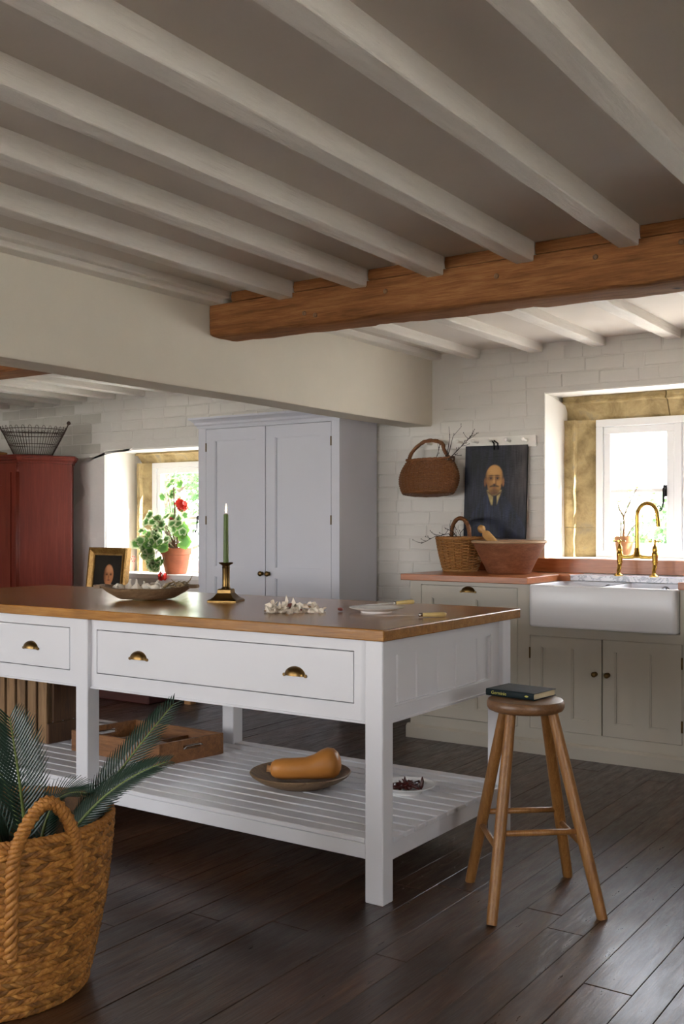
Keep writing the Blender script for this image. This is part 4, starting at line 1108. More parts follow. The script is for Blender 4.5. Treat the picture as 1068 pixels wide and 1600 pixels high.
twig('twig','bare dark twig pointing up left from the counter basket',G2,[(-2.98,5.72,1.10),(-3.07,5.72,1.205),(-3.13,5.71,1.235)],.0033,6,10,.05)
twig('twig','thin twig standing behind the handle of the counter basket',G2,[(-3.02,5.72,1.10),(-3.03,5.74,1.20),(-2.98,5.75,1.26)],.003,7,8,.04)
# big bowl
bw = thing('mixing_bowl', 'large flared brown bowl with pale rim on the worktop', 'bowl', (-2.645,5.62,.963))
prof=[(0,0),(.120,0),(.126,.006),(.150,.055),(.180,.115),(.205,.165),(.213,.184),(.213,.186)]
obj('bowl_body', MB().lathe(prof+[(.200,.186),(.17,.12),(.13,.045),(.11,.02),(0,.018)],c=(-2.645,5.62,.963),n=48), M['bowlwood'], bw, smooth=40)
obj('rim', MB().lathe([(.199,.178),(.214,.178),(.222,.184),(.222,.192),(.214,.196),(.200,.192),(.199,.178)],c=(-2.645,5.62,.963),n=48), M['bowlrim'], bw, smooth=50)
rpn = thing('rolling_pin', 'pale wooden rolling pin leaning in the brown bowl', 'rolling pin', (-2.72,5.70,1.06))
def along(prof, a, b_, n=18):
    a=Vector(a); b_=Vector(b_); L=(b_-a).length
    return MB().lathe([(r,z*L) for r,z in prof],n=n).xform(Matrix.Translation(a) @ (b_-a).to_track_quat('Z','Y').to_matrix().to_4x4())
A_,B_=(-2.60,5.60,1.012),(-2.895,5.735,1.236)
obj('barrel', along([(0,0),(.02,0),(.026,.03),(.026,.80),(.022,.83),(0,.83)],A_,B_), M['pin'], rpn, smooth=40)
obj('grip', along([(.012,.82),(.011,.85),(.014,.88),(.023,.92),(.025,.95),(.019,.99),(0,1.0)],A_,B_), M['pin'], rpn, smooth=50)

# ================================================================== PLANTS ON THE SILLS
def pot(parent, c, r0, r1, h, mat):
    mb=MB().lathe([(0,0),(r0,0),(r1*.93,h*.72),(r1*.93,h*.74),(r1,h*.75),(r1*1.02,h),(r1*.93,h),(r1*.9,h*.9),(0,h*.88)],c=c,n=28)
    return obj('pot', mb, mat, parent, smooth=35)
sp_ = thing('potted_cutting', 'small terracotta pot with bare woody stems on sink sill', 'potted plant', (-2.125,6.12,1.048))
pot(sp_,(-2.125,6.12,1.048),.040,.056,.132,M['terracottalight'])
mb=MB(); z0=1.165
mb.tube([(-2.13,6.12,z0),(-2.125,6.12,z0+.09),(-2.128,6.12,z0+.135),(-2.09,6.12,z0+.22),(-2.04,6.12,z0+.32)],[.006,.0055,.005,.004,.0025],7)
mb.tube([(-2.128,6.12,z0+.135),(-2.155,6.12,z0+.18),(-2.165,6.12,z0+.22)],[.005,.0045,.004],7)
mb.tube([(-2.145,6.12,z0),(-2.145,6.12,z0+.11)],.003,6)
mb.tube([(-2.115,6.12,z0),(-2.08,6.12,z0+.06),(-2.0,6.12,z0+.15)],[.004,.003,.002],6)
obj('stem', mb, M['stem'], sp_, smooth=True)
for k,(x,z) in enumerate([(-2.165,1.39),(-2.15,1.385),(-2.05,1.43),(-2.07,1.455),(-2.03,1.47),(-2.1,1.40),(-2.06,1.40)]):
    rr=random.Random(k); d=Vector((rr.uniform(-1,1),rr.uniform(-.6,.2),rr.uniform(-.3,.6))).normalized(); e=d.cross(Vector((0,1,0))).normalized(); c=Vector((x,6.12,z)); L=.035
    mb=MB(); mb.c=[]; n0=len(mb.v); mb.v+=[tuple(c),tuple(c+d*L*.5+e*.008),tuple(c+d*L),tuple(c+d*L*.5-e*.008)]; mb.f.append((n0,n0+1,n0+2,n0+3)); mb.c+=[(.5,.55,.2,1)]*4
    obj('leaf', mb, M['leafvar'], sp_)
# geranium
ge = thing('potted_geranium', 'variegated geranium with red flowers in terracotta pot on sill', 'potted plant', (-5.765,6.10,.857))
gx,gy,gz=-5.765,6.10,.857
pot(ge,(gx,gy,gz),.082,.122,.205,M['terracotta'])
def leaf_mesh(seed, cream=True):
    rr=random.Random(seed); mb=MB(); mb.c=[]; N=20
    g=rr.uniform(.75,1.25); G_=(.09*g,.22*g,.05*g,1); C_=(.72,.74,.50,1) if cream else (.22*g,.42*g,.08*g,1)
    mb.v.append((0,0,0)); mb.c.append(G_)
    for r,q,c in ((.55,.10,G_),(.72,.13,tuple((G_[i]*.5+C_[i]*.5) for i in range(3))+(1,)),(1.0,.20,C_)):
        for i in range(N):
            a=2*math.pi*i/N; lob=1+.09*math.cos(a*5)+.04*math.cos(a*10)
            if abs(a-math.pi)<.30: lob*=.55
            rad=.030*r*lob; mb.v.append((rad*math.cos(a),rad*math.sin(a),.030*q*(1+.35*math.cos(a*5)))); mb.c.append(c)
    for i in range(N):
        j=(i+1)%N; mb.f.append((0,1+i,1+j))
        for k in range(2): mb.f.append((1+k*N+i,1+(k+1)*N+i,1+(k+1)*N+j,1+k*N+j))
    return make_mesh('leaf',mb,M['leafvar'],smooth=True)
lm=[leaf_mesh(i) for i in range(5)]+[leaf_mesh(9,False)]
stems=MB(); rr=random.Random(11)
# (dx, dz) spots in the plane of the window, from the photograph's outline of the plant
spots=[(-.165,.26),(-.21,.21),(-.13,.235),(-.17,.19),(-.11,.20),(-.26,.135),(-.20,.16),(-.15,.145),(-.10,.16),(-.23,.095),(-.18,.105),(-.13,.11),(-.24,.05),(-.19,.06),(-.14,.06),(-.10,.07),(-.205,.01),(-.165,.02),(-.12,.025),(-.085,.03),(-.19,-.02),(-.145,-.02),(-.105,-.015),
 (-.16,-.065),(-.12,-.07),(-.15,-.11),(-.115,-.115),(-.08,-.105),(-.035,-.10),(-.10,-.145),(-.14,-.15),(-.06,-.15),(-.025,-.135),
 (.0,.24),(.03,.235),(-.03,.25),(.06,.19),(.03,.185),(.10,.235),(.13,.26),(.10,.19),(.08,.15),(.14,.19),(.05,.10),(.15,.11),(.17,.13),(-.05,.20),(-.06,.14),
 (-.03,.07),(.0,.05),(.02,.03),(-.02,.02),(.035,-.0),(.09,.30),(.06,.33),(.12,.225),
 (-.04,.54),(-.0,.575),(.02,.53),(-.03,.50),(-.08,.43),(-.045,.44),(-.01,.45),(-.09,.405),(-.06,.415),(.085,.505)]
spots += [(x+rr.uniform(-.03,.03), z+rr.uniform(-.03,.03)) for x,z in spots[:28]]
for i,(dx,dz) in enumerate(spots):
    dy=rr.uniform(-.13,-.02) if dz<.3 else rr.uniform(-.06,.02)
    if dz<.06: dy=rr.uniform(-.19,-.13)
    c=Vector((gx+dx*1.0,gy+dy,gz+.205+dz-.0))
    if dz>-.09 and i%2==0:
        b0=Vector((gx+rr.uniform(-.05,.05),gy+rr.uniform(-.05,.03),gz+.19)); mid=b0.lerp(c,.5)+Vector((0,0,.05)); stems.tube([b0,mid,c],[.0035,.003,.002],6)
    nrm=Vector((rr.gauss(0,.55),-1,rr.gauss(.35,.5))).normalized()
    s=rr.uniform(1.05,1.55)
    Q=Matrix.Translation(c) @ nrm.to_track_quat('Z','Y').to_matrix().to_4x4() @ Matrix.Rotation(rr.uniform(0,6.28),4,'Z') @ Matrix.Scale(s,4)
    inst('leaf', rr.choice(lm[:5]) if rr.random()<.88 else lm[5], ge, Q)
for (dx,dz,s) in ((.17,.05,2.0),(.14,.14,2.2)):
    inst('leaf', lm[5], ge, Matrix.Translation((gx+dx,gy-.08,gz+.205+dz)) @ Vector((.4,-1,.2)).to_track_quat('Z','Y').to_matrix().to_4x4() @ Matrix.Scale(s,4))
stems.tube([(gx+.01,gy-.02,gz+.19),(gx+.0,gy-.03,gz+.32),(gx+.02,gy-.03,gz+.45),(gx+.0,gy-.02,gz+.55)],[.005,.0045,.004,.003],7)
stems.tube([(gx+.03,gy-.02,gz+.19),(gx+.05,gy-.03,gz+.33),(gx+.11,gy-.03,gz+.48),(gx+.10,gy-.03,gz+.56)],[.005,.0045,.004,.003],7)
stems.tube([(gx-.0,gy-.02,gz+.55),(gx-.0,gy-.02,gz+.66),(gx-.02,gy-.02,gz+.74)],[.0035,.003,.002],7)
stems.tube([(gx-.02,gy-.10,gz+.17),(gx+.0,gy-.15,gz+.06),(gx+.02,gy-.17,gz-.02)],.002,5)
obj('stem', stems, M['stem'], ge, smooth=True)
def flower(cx,cy,cz,rad,n,mat,seed,ps=.017):
    rr=random.Random(seed); mb=MB()
    for k in range(n):
        d=Vector((rr.gauss(0,1),rr.gauss(-.5,.8),rr.gauss(0,1))).normalized(); c=Vector((cx,cy,cz))+d*rad*rr.uniform(.35,1)*Vector((1,1,.8)).length/1.7
        u=d.orthogonal().normalized(); v=d.cross(u); s=ps*rr.uniform(.7,1.2); n0=len(mb.v); mb.v.append(tuple(c-d*s*.3))
        for i in range(7):
            a=6.2832*i/7; mb.v.append(tuple(c+(u*math.cos(a)+v*math.sin(a))*s+d*s*.15*math.cos(a*3)))
        mb.f += [(n0,n0+1+i,n0+1+(i+1)%7) for i in range(7)]
    obj('flower_head', mb, mat, ge, smooth=True)
flower(gx+.10,gy-.04,gz+.545,.062,44,M["petal"],1,.021); flower(gx-.0,gy-.04,gz+.425,.036,26,M['petalpink'],2,.011); flower(gx+.03,gy-.175,gz-.010,.050,30,M['petal'],3,.015)
for k in range(2):
    x0_=-6.21+.05*k
    f=MB()
    for q in range(6):
        a=q*1.05; f.lathe([(0,-.005),(.006,0),(0,.005)],c=(x0_+.020*math.cos(a),6.02,.98+.022*math.sin(a)-k*.01),n=6)
    f.tube([(x0_,6.03,.857),(x0_+.006,6.02,.92),(x0_,6.02,.975)],.0012,5)
    tag(obj('dried_flower', f, M['petalpink'], loc=(x0_,6.02,.857), smooth=True), ('leftmost faded pink flower sprig standing on the geranium sill','faded pink flower sprig on sill nearer the geranium')[k], 'flower', 'faded sprigs on the sill')

# ================================================================== THINGS ON THE ISLAND
ZT=.9102
# dough bowl
db = thing('dough_bowl', 'long oval rustic wooden bowl of garlic on the island', 'bowl', (-3.415,3.42,ZT+.004))
Mb=Matrix.Translation((-3.415,3.42,ZT+.004)) @ Matrix.Rotation(R(34),4,'Z')
mb=MB(); prof=[(0,0),(.105,0),(.12,.004),(.165,.026),(.195,.048),(.200,.053),(.190,.054),(.150,.030),(.11,.014),(0,.011)]
mb.lathe(prof,n=48,sx=1.08,sy=.72)
mb.v=[(x,y,z + .012*(abs(x)/.21)**3*(1 if z>.02 else 0)) for x,y,z in mb.v]
mb.jitter(.004,10); 
obj('bowl_body', mb.xform(Mb), M['dish'], db, smooth=50)
for s in (-1,1):
    lip=MB().prism([(s*.200,-.05),(s*.235,-.032),(s*.243,0),(s*.235,.032),(s*.200,.05),(s*.19,0)],.050,.064).jitter(.002,20)
    obj('lug', lip.xform(Mb), M['dish'], db, bevel=.003)
def garlic(seed):
    rr=random.Random(seed); mb=MB(); N=30; prof=[(0,0),(.012,-.001),(.024,.006),(.029,.017),(.024,.029),(.012,.038),(.006,.045),(.004,.056),(.0045,.064),(0,.065)]
    mb.lathe(prof,n=N)
    v=[]
    for x,y,z in mb.v:
        a=math.atan2(y,x); k=1+.07*math.cos(a*7)*(1 if .003<z<.035 else .2); v.append((x*k+ (z>.04)*rr.uniform(-.001,.001)+(z>.04)*(z-.04)*rr.uniform(.1,.3),y*k,z))
    mb.v=v; return mb
gl_lab=['garlic bulb at the left end of the oval bowl','garlic bulb with upright stalk, second in oval bowl','garlic bulb with tall stalk near middle of oval bowl','garlic bulb lying mid row in the oval bowl','garlic bulb right of middle in oval bowl','garlic bulb beside the dry stalks in oval bowl','garlic bulb at the back of the oval bowl']
for k,(x,y,tl) in enumerate([(-.125,-.01,60),(-.085,.01,8),(-.045,-.01,5),(.0,.0,50),(.055,-.01,65),(.09,.02,80),(.02,.06,40)]):
    q=garlic(k).xform(Mb @ Matrix.Translation((x,y,.030+(.004 if tl<20 else .010))) @ Matrix.Rotation(R(k*67),4,'Z') @ Matrix.Rotation(R(tl),4,'X') @ Matrix.Translation((0,0,-.008)))
    tag(obj('garlic_bulb', q, M['garlic'], smooth=50, loc=tuple(Mb @ Vector((x,y,.03)))), gl_lab[k], 'garlic', 'garlic in the oval bowl')
hk=MB(); rr=random.Random(5)
for k in range(26):
    p=Vector((.145+rr.uniform(-.05,.05),rr.uniform(-.05,.05),.05+rr.uniform(0,.02))); d=Vector((rr.uniform(-1,1),rr.uniform(-.6,.6),rr.uniform(-.1,.5))).normalized()*rr.uniform(.03,.06)
    hk.tube([p-d*.5,p+Vector((0,0,.006)),p+d*.6],[.005,.004,.001],5)
hk.tube([(.17,0,.06),(.20,-.01,.085),(.212,-.012,.108)],[.004,.003,.001],5)
tag(obj('dry_stalks', hk.xform(Mb), M['husk'], smooth=True, loc=tuple(Mb @ Vector((.145,0,.05)))), 'bunch of dry garlic stalks at right end of the oval bowl', 'stalks')
# candlestick
cx,cy=-3.055,3.555
cst=thing('candlestick','square based brass candlestick standing on the island worktop','candlestick',(cx,cy,ZT))
mb=MB(); rg=[]
for s,z in ((.066,0),(.066,.006),(.062,.010),(.056,.012),(.045,.020),(.036,.032),(.031,.038),(.030,.052),(.027,.056)):
    rg.append([(cx+s*a,cy+s*b,ZT+z) for a,b in ((-1,-1),(-.55,-1),(.55,-1),(1,-1),(1,-.55),(1,.55),(1,1),(.55,1),(-.55,1),(-1,1),(-1,.55),(-1,-.55))])
loft(mb,rg); mb.xform(Matrix.Translation((cx,cy,0)) @ Matrix.Rotation(R(22),4,'Z') @ Matrix.Translation((-cx,-cy,0)))
obj('base', mb, M['agedbrass'], cst, smooth=30)
obj('column', MB().lathe([(0,.054),(.022,.054),(.020,.060),(.0165,.064),(.0175,.070),(.0165,.076),(.0165,.148),(.018,.152),(.016,.157),(.018,.162),(.030,.168),(.033,.172),(.030,.174),(.013,.170),(0,.170)],c=(cx,cy,ZT),n=24), M['agedbrass'], cst, smooth=40)
cn=thing('candle','lit dark green taper candle in the brass candlestick','candle',(cx,cy,ZT+.17))
obj('wax', MB().lathe([(0,0),(.0125,0),(.0105,.215),(.0095,.220),(.004,.217),(0,.216)],c=(cx,cy,ZT+.1705),n=20), M['candle'], cn, smooth=40)
obj('wick', MB().tube([(cx,cy,ZT+.386),(cx+.001,cy,ZT+.396)],.0008,5), M['dark'], cn)
obj('flame', MB().lathe([(0,.394),(.003,.398),(.0048,.405),(.004,.415),(.002,.428),(0,.438)],c=(cx,cy,ZT),n=12), M['flame'], cn, smooth=True)
# plate and knives
pc=(-2.185,3.44,ZT)
pt_=thing('plate','white china plate with a knife on it on island','plate',pc)
obj('dish', MB().lathe([(0,.006),(.055,.006),(.055,0),(.06,0),(.064,.007),(.085,.013),(.106,.019),(.108,.021),(.105,.022),(.085,.017),(.066,.010),(0,.010)],c=pc,n=48), M['china'], pt_, smooth=40)
def knife(name,label,a,b_,roll=0):
    a=Vector(a); b_=Vector(b_); t=thing(name,label,'knife',tuple((a+b_)/2)); d=(b_-a); L=d.length; d.normalize()
    side=Vector((0,0,1)).cross(d).normalized(); up_=d.cross(side)
    def at(s,u,v): return tuple(a+d*(s*L)+side*u+up_*v)
    mb=MB()
    bl=[(.0,.001),(.08,.0065),(.2,.008),(.58,.0085),(.60,.006)]
    for s,wv in bl: mb.v += [at(s,-wv,.0006),at(s,wv,.0002),at(s,wv,-.0002),at(s,-wv,-.0006)]
    for i in range(len(bl)-1):
        for k in range(4): mb.f.append((i*4+k,i*4+(k+1)%4,(i+1)*4+(k+1)%4,(i+1)*4+k))
    mb.f += [(0,1,2,3),(19,18,17,16)]
    obj('blade', mb, M['steel'], t)
    obj('bolster', MB().tube([at(.60,0,0),at(.615,0,0),at(.63,0,0),at(.65,0,0)],[.005,.0072,.006,.0072],10), M['steel'], t, smooth=True)
    obj('handle', MB().tube([at(.645,0,0),at(.70,0,0),at(.85,0,0),at(.97,0,0),at(1,0,0)],[.0068,.0075,.0088,.0095,.006],10), M['bone'], t, smooth=True, label='ivory coloured handle')
knife('table_knife','bone handled knife lying on the island worktop before the plate',(-2.045,3.225,ZT+.0095),(-1.868,3.425,ZT+.0095))
knife('table_knife','bone handled knife resting across the white plate',(-2.255,3.44,ZT+.026),(-2.105,3.595,ZT+.036))
# garlic being peeled
def clove(c,rot,s,mat,name,label):
    mb=MB().lathe([(0,0),(.006,.002),(.0095,.010),(.008,.020),(.003,.029),(0,.033)],n=10,sy=.75).xform(Matrix.Translation(c) @ rot @ Matrix.Scale(s,4)); 
    return tag(obj(name,mb,mat,smooth=True,loc=tuple(c)),label,'garlic')
clove((-2.475,3.235,ZT+.012),Matrix.Rotation(R(50),4,'Y'),1.25,M['garlicpink'],'garlic_clove','dark pink garlic clove leaning among papery skins on island')
clove((-2.50,3.20,ZT+.010),Matrix.Rotation(R(70),4,'X'),1.0,M['garlic'],'garlic_clove','pale garlic clove at left of the papery skins')
clove((-2.42,3.275,ZT+.008),Matrix.Rotation(R(-80),4,'Y'),1.0,M['garlicpink'],'garlic_clove','pink garlic clove lying mid pile of papery skins')
clove((-2.32,3.40,ZT+.008),Matrix.Rotation(R(80),4,'X'),1.0,M['garlicpink'],'garlic_clove','single garlic clove lying left of the white plate')
pk=MB(); rr=random.Random(21)
Dv=Vector((.826,.564,0))
for k in range(120):
    t=abs(rr.gauss(0,.06)) if k<80 else rr.uniform(.05,.20)
    sp2=.024 if k<80 else .03
    c=Vector((-2.505,3.19,ZT+.004))+Dv*t+Vector((rr.gauss(0,sp2),rr.gauss(0,sp2),max(0,rr.gauss(.012 if k<80 else .004,.010))))
    d=Vector((rr.gauss(0,1),rr.gauss(0,1),rr.gauss(0,.8))).normalized(); e=d.orthogonal().normalized(); f=d.cross(e); L=rr.uniform(.008,.020); Wd=L*rr.uniform(.4,.8)
    n0=len(pk.v)
    for (a,b2,h) in ((-1,0,0),(-.4,-1,.25),(.5,-.9,.25),(1,0,0),(.5,.9,.3),(-.4,1,.3),(0,0,-.15)):
        p=c+d*L*a+e*Wd*b2+f*L*h; pk.v.append((p.x,p.y,max(p.z,ZT+.0006)))
    pk.f += [(n0+6,n0+i,n0+(i+1)%6) for i in range(6)]
for k in range(3):
    c=Vector((-2.49+.016*k,3.215+.01*k,ZT+.01)); n0=len(pk.v); hgt=(.035,.062,.05)[k]
    pk.v += [tuple(c+Vector((-.008,0,0))),tuple(c+Vector((.008,.003,0))),tuple(c+Vector((.007+.012*k,.002,hgt*.6))),tuple(c+Vector((.010*k,0,hgt))),tuple(c+Vector((-.006+.008*k,0,hgt*.55)))]
    pk.f.append((n0,n0+1,n0+2,n0+3,n0+4))
o=obj('garlic_skins', pk, M['garlic'], loc=(-2.47,3.22,ZT), kind='stuff'); tag(o,'scattered heap of papery white garlic skins on the island','garlic skins')

# ================================================================== THINGS ON THE SHELF
ZS=.2135
ds=thing('wooden_dish','round turned wooden dish holding the squash on lower shelf','dish',(-2.485,3.345,ZS))
obj('dish_body', MB().lathe([(0,0),(.11,0),(.12,.004),(.165,.022),(.195,.042),(.203,.052),(.199,.056),(.188,.052),(.16,.034),(.11,.018),(0,.014)],c=(-2.485,3.345,ZS),n=56), M['dish'], ds, smooth=40)
sq=thing('butternut_squash','tan butternut squash lying in the round wooden dish','squash',(-2.46,3.36,ZS+.02))
pth=[]; rad=[]
for s,r_,ux,uz in [(0,.010,0,0),(.006,.026,0,0),(.02,.036,0,0),(.05,.0415,.0,0),(.10,.042,.002,0),(.14,.043,.004,.001),(.175,.049,.006,.005),(.202,.057,.006,.014),(.228,.062,.006,.019),(.254,.058,.006,.019),(.272,.044,.006,.017),(.282,.022,.006,.016),(.284,.004,.006,.016)]:
    pth.append(s); rad.append((r_,ux,uz))
sdv=Vector((.80,.60,0)).normalized(); bp=Vector((-2.575,3.265,ZS+.066)); mb=MB()
sid=Vector((0,0,1)).cross(sdv)
rings=[]
for s,(r_,ux,uz) in zip(pth,rad):
    c=bp+sdv*s+Vector((0,0,uz))+sid*ux
    rings.append([tuple(c+(sid*math.cos(2*math.pi*k/24)+Vector((0,0,1))*math.sin(2*math.pi*k/24))*r_*(1+.012*math.cos(5*2*math.pi*k/24))) for k in range(24)])
loft(mb,rings); obj('flesh', mb, M['squash'], sq, smooth=True)
obj('stem', MB().tube([bp+sdv*.006,bp-sdv*.006+Vector((0,0,.002)),bp-sdv*.014+Vector((0,0,.003))],[.015,.013,.0155],10).jitter(.001,60), M['tan'], sq, smooth=40)
# chilli plate
cpc=(-2.075,3.485,ZS)
cp=thing('small_plate','small white plate of dried chillies on lower shelf','plate',cpc)
obj('dish', MB().lathe([(0,.004),(.055,.004),(.055,0),(.06,0),(.066,.008),(.09,.020),(.110,.030),(.112,.033),(.108,.033),(.088,.024),(.066,.012),(0,.009)],c=cpc,n=48), M['china'], cp, smooth=40)
rr=random.Random(8)
for k in range(26):
    a=rr.uniform(0,6.28); q=rr.uniform(0,.055); c=Vector((cpc[0]+q*math.cos(a),cpc[1]+q*math.sin(a),ZS+.020+rr.uniform(0,.028)*(1-q/.08))); d=Vector((rr.gauss(0,1),rr.gauss(0,1),rr.gauss(0,.35))).normalized(); L=rr.uniform(.045,.065)
    if k==0: c=Vector((cpc[0]+.06,cpc[1]+.01,ZS+.042)); d=Vector((.1,.1,1)).normalized(); L=.05
    e=d.orthogonal().normalized()
    P=[c-d*L*.5,c-d*L*.2+e*.003,c+d*L*.15+e*.004,c+d*L*.5]; P=[Vector((p.x,p.y,max(p.z,ZS+.018))) for p in P]
    tag(obj('dried_chilli', MB().tube(P,[.006,.008,.0065,.0012],7).jitter(.0022,120,k), M['chilli'], smooth=True, loc=tuple(c)), ('tall chilli tip standing upright at right of the small plate' if k==0 else 'dried dark red chilli in the pile on the small shelf plate'),'chilli','dried chillies on the small plate')
# wooden tray: corners a (front right), b (back right), d (front left)
TR=Vector((-3.165,3.245,0)); TB=Vector((-3.108,3.600,0)); TL=Vector((-3.728,3.252,0))
tr=thing('wooden_tray','old shallow wooden tray with iron handle slots on lower shelf','tray',(-3.43,3.42,ZS))
ex=(TL-TR).normalized(); ey=(TB-TR).normalized(); LX=(TL-TR).length; LY=(TB-TR).length
def tb(mb,u0,u1,v0,v1,z0,z1):
    c=[TR+ex*u+ey*v for u,v in ((u0,v0),(u1,v0),(u1,v1),(u0,v1))]; return mb.prism([(p.x,p.y) for p in c],ZS+z0,ZS+z1)
t=.014; hT=.095
obj('tray_base', tb(MB(),t,LX-t,t,LY-t,0,.012), M['tray'], tr)
obj('tray_side', tb(MB(),0,LX,0,t,0,hT), M['tray'], tr, bevel=.002)
obj('tray_side', tb(MB(),0,LX,LY-t,LY,0,hT), M['tray'], tr, bevel=.002)
for (u0,u1) in ((0,t),(LX-t,LX)):
    mb=MB(); c0,c1=LY*.36,LY*.66
    tb(mb,u0,u1,t,LY-t,0,.052); tb(mb,u0,u1,t,c0,.052,.072); tb(mb,u0,u1,c1,LY-t,.052,.072); tb(mb,u0,u1,t,LY-t,.072,hT)
    e=obj('tray_end', mb, M['tray'], tr)
    rod=MB(); uu=(u0+u1)/2-(.009 if u0==0 else -.009)
    q=[TR+ex*uu+ey*v for v in (c0,c0+.02,c1-.02,c1)]; rod.tube([Vector((q[0].x,q[0].y,ZS+.056)),Vector((q[1].x,q[1].y,ZS+.066)),Vector((q[2].x,q[2].y,ZS+.066)),Vector((q[3].x,q[3].y,ZS+.062))],.0035,6)
    obj('slot_edge', rod, M['steel'], e, smooth=True)
obj('divider', tb(MB(),LX*.36,LX*.36+.012,t,LY-t,.012,.062), M['tray'], tr)
for k,(u0,u1,v0,v1,hh,lab) in enumerate([(.03,.19,.04,.15,.07,'dark wooden box lid lying loose in the front of the tray'),(.03,.13,.19,.31,.055,'flat brown wooden block behind the lid in the tray'),(.26,.40,.08,.24,.06,'small wooden box at the left end of the tray')]):
    mb=MB(); tb(mb,u0,u1,v0,v1,.0125,.0125+hh*.8)
    c=TR+ex*(u0+u1)/2+ey*(v0+v1)/2
    mb.xform(Matrix.Translation((c.x,c.y,ZS)) @ Matrix.Rotation(R((-12,6,9)[k]),4,'Z') @ Matrix.Translation((-c.x,-c.y,-ZS)))
    tag(obj('wooden_box', mb, M['tray'], bevel=.003, loc=(c.x,c.y,ZS)), lab, 'box')
# slatted crate
cr=thing('slatted_crate','tall weathered wooden crate with upright slats on lower shelf','crate',(-4.15,3.4,ZS))
CX=-3.935; cy0=3.285; CD=.30; CW=.46; ch_=.36
for k in range(6):
    a=CX-.004-k*.078
    obj('slat', MB().box(a-.060,a,cy0,cy0+.012,ZS+.0,ZS+ch_), M['crate'], cr, bevel=.002)
    obj('slat', MB().box(a-.060,a,cy0+CD-.012,cy0+CD,ZS+.0,ZS+ch_), M['crate'], cr, bevel=.002)
for z in (.004,ch_-.05): obj('rail', MB().box(CX-CW,CX+.012,cy0+.012,cy0+.03,ZS+z,ZS+z+.045), M['crate'], cr, bevel=.002)
obj('crate_end', MB().box(CX-.002,CX+.012,cy0+.03,cy0+CD-.014,ZS+.10,ZS+ch_), M['cratedark'], cr, bevel=.002)
obj('crate_end', MB().box(CX-.002,CX+.016,cy0-.004,cy0+CD,ZS,ZS+.095), M['cratedark'], cr, bevel=.003)
obj('crate_end', MB().box(CX-CW,CX-CW+.014,cy0+.014,cy0+CD-.014,ZS,ZS+ch_), M['cratedark'], cr, bevel=.002)
obj('crate_base', MB().box(CX-CW+.015,CX-.003,cy0+.031,cy0+CD-.014,ZS+.002,ZS+.012), M['cratedark'], cr)

# ================================================================== STOOL AND BOOK
st=thing('wooden_stool','round seated oak stool with four splayed legs','stool',(-1.44,3.235,0))
feet=[(-1.690,3.273),(-1.451,2.957),(-1.426,3.517),(-1.181,3.198)]
tops=[(-1.527,3.215),(-1.475,3.150),(-1.415,3.285),(-1.362,3.225)]
SC=(-1.452,3.213)
def legp(i,z): 
    t_=z/.640; return Vector((feet[i][0]+(tops[i][0]-feet[i][0])*t_, feet[i][1]+(tops[i][1]-feet[i][1])*t_, z))
for i in range(4):
    obj('leg', MB().tube([legp(i,z) for z in (0,.02,.25,.45,.638)],[.0165,.0175,.0195,.0190,.0170],16), M['stool'], st, smooth=40)
obj('seat', MB().lathe([(0,.636),(.112,.636),(.123,.641),(.128,.650),(.128,.664),(.123,.673),(.115,.6755),(0,.674)],c=(SC[0],SC[1],0),n=56), M['stoolseat'], st, smooth=40, label='darker round seat')
for (i,j,z) in ((1,3,.265),(0,2,.262),(0,1,.215),(2,3,.215)):
    a,b_=legp(i,z),legp(j,z); obj('stretcher', MB().tube([a,a.lerp(b_,.5),b_],[.009,.0105,.009],12), M['stool'], st, smooth=True)
bk=thing('book','closed dark green clothbound book lying on the stool','book',(-1.49,3.27,.676))
p0,p1,p2,p3=[Vector((x,y,0)) for x,y in ((-1.590,3.200),(-1.405,3.180),(-1.388,3.36),(-1.572,3.378))]
bx_=(p1-p0).normalized(); byv=(p3-p0).normalized(); BL=(p1-p0).length; BW=.145
def bb(mb,u0,u1,v0,v1,z0,z1):
    c=[p0+bx_*u+byv*v for u,v in ((u0,v0),(u1,v0),(u1,v1),(u0,v1))]; return mb.prism([(p.x,p.y) for p in c],z0,z1)
z0=.6758
cv=MB(); bb(cv,0,BL,0,BW,z0,z0+.0025); bb(cv,0,BL,0,BW,z0+.0205,z0+.023); 
obj('cover', cv, M['book'], bk, bevel=.0008)
spn=MB()
for k in range(7):
    a0,a1=math.pi*(k)/7,math.pi*(k+1)/7
    q=lambda a:(-.004*math.sin(a),z0+.0115-.0115*math.cos(a))
    (v0,za),(v1,zb)=q(a0),q(a1)
    c=[p0+byv*v0,p0+bx_*BL+byv*v0,p0+bx_*BL+byv*v1,p0+byv*v1]
    spn.add([(c[0].x,c[0].y,za),(c[1].x,c[1].y,za),(c[2].x,c[2].y,zb),(c[3].x,c[3].y,zb)],[(0,1,2,3)])
obj('spine', spn, M['book'], bk, smooth=60)
obj('pages', bb(MB(),.003,BL-.003,.002,BW-.004,z0+.0025,z0+.0205), M['pages'], bk)
fc=bpy.data.curves.new('title','FONT'); fc.body='Germinie'; fc.size=.0155; fc.extrude=.0003; fc.align_x='LEFT'; fc.align_y='CENTER'; fc.materials.append(M['gold'])
tmp=bpy.data.objects.new('title_curve',fc); COL.objects.link(tmp); dg=bpy.context.evaluated_depsgraph_get()
tm=bpy.data.meshes.new_from_object(tmp.evaluated_get(dg)); bpy.data.objects.remove(tmp); fo=bpy.data.objects.new('title',tm); COL.objects.link(fo); fo.parent=bk
sx_=bx_; nrm=-byv; upv=Vector((0,0,1))
Mt=Matrix(((sx_.x,upv.x,nrm.x,0),(sx_.y,upv.y,nrm.y,0),(sx_.z,upv.z,nrm.z,0),(0,0,0,1)))
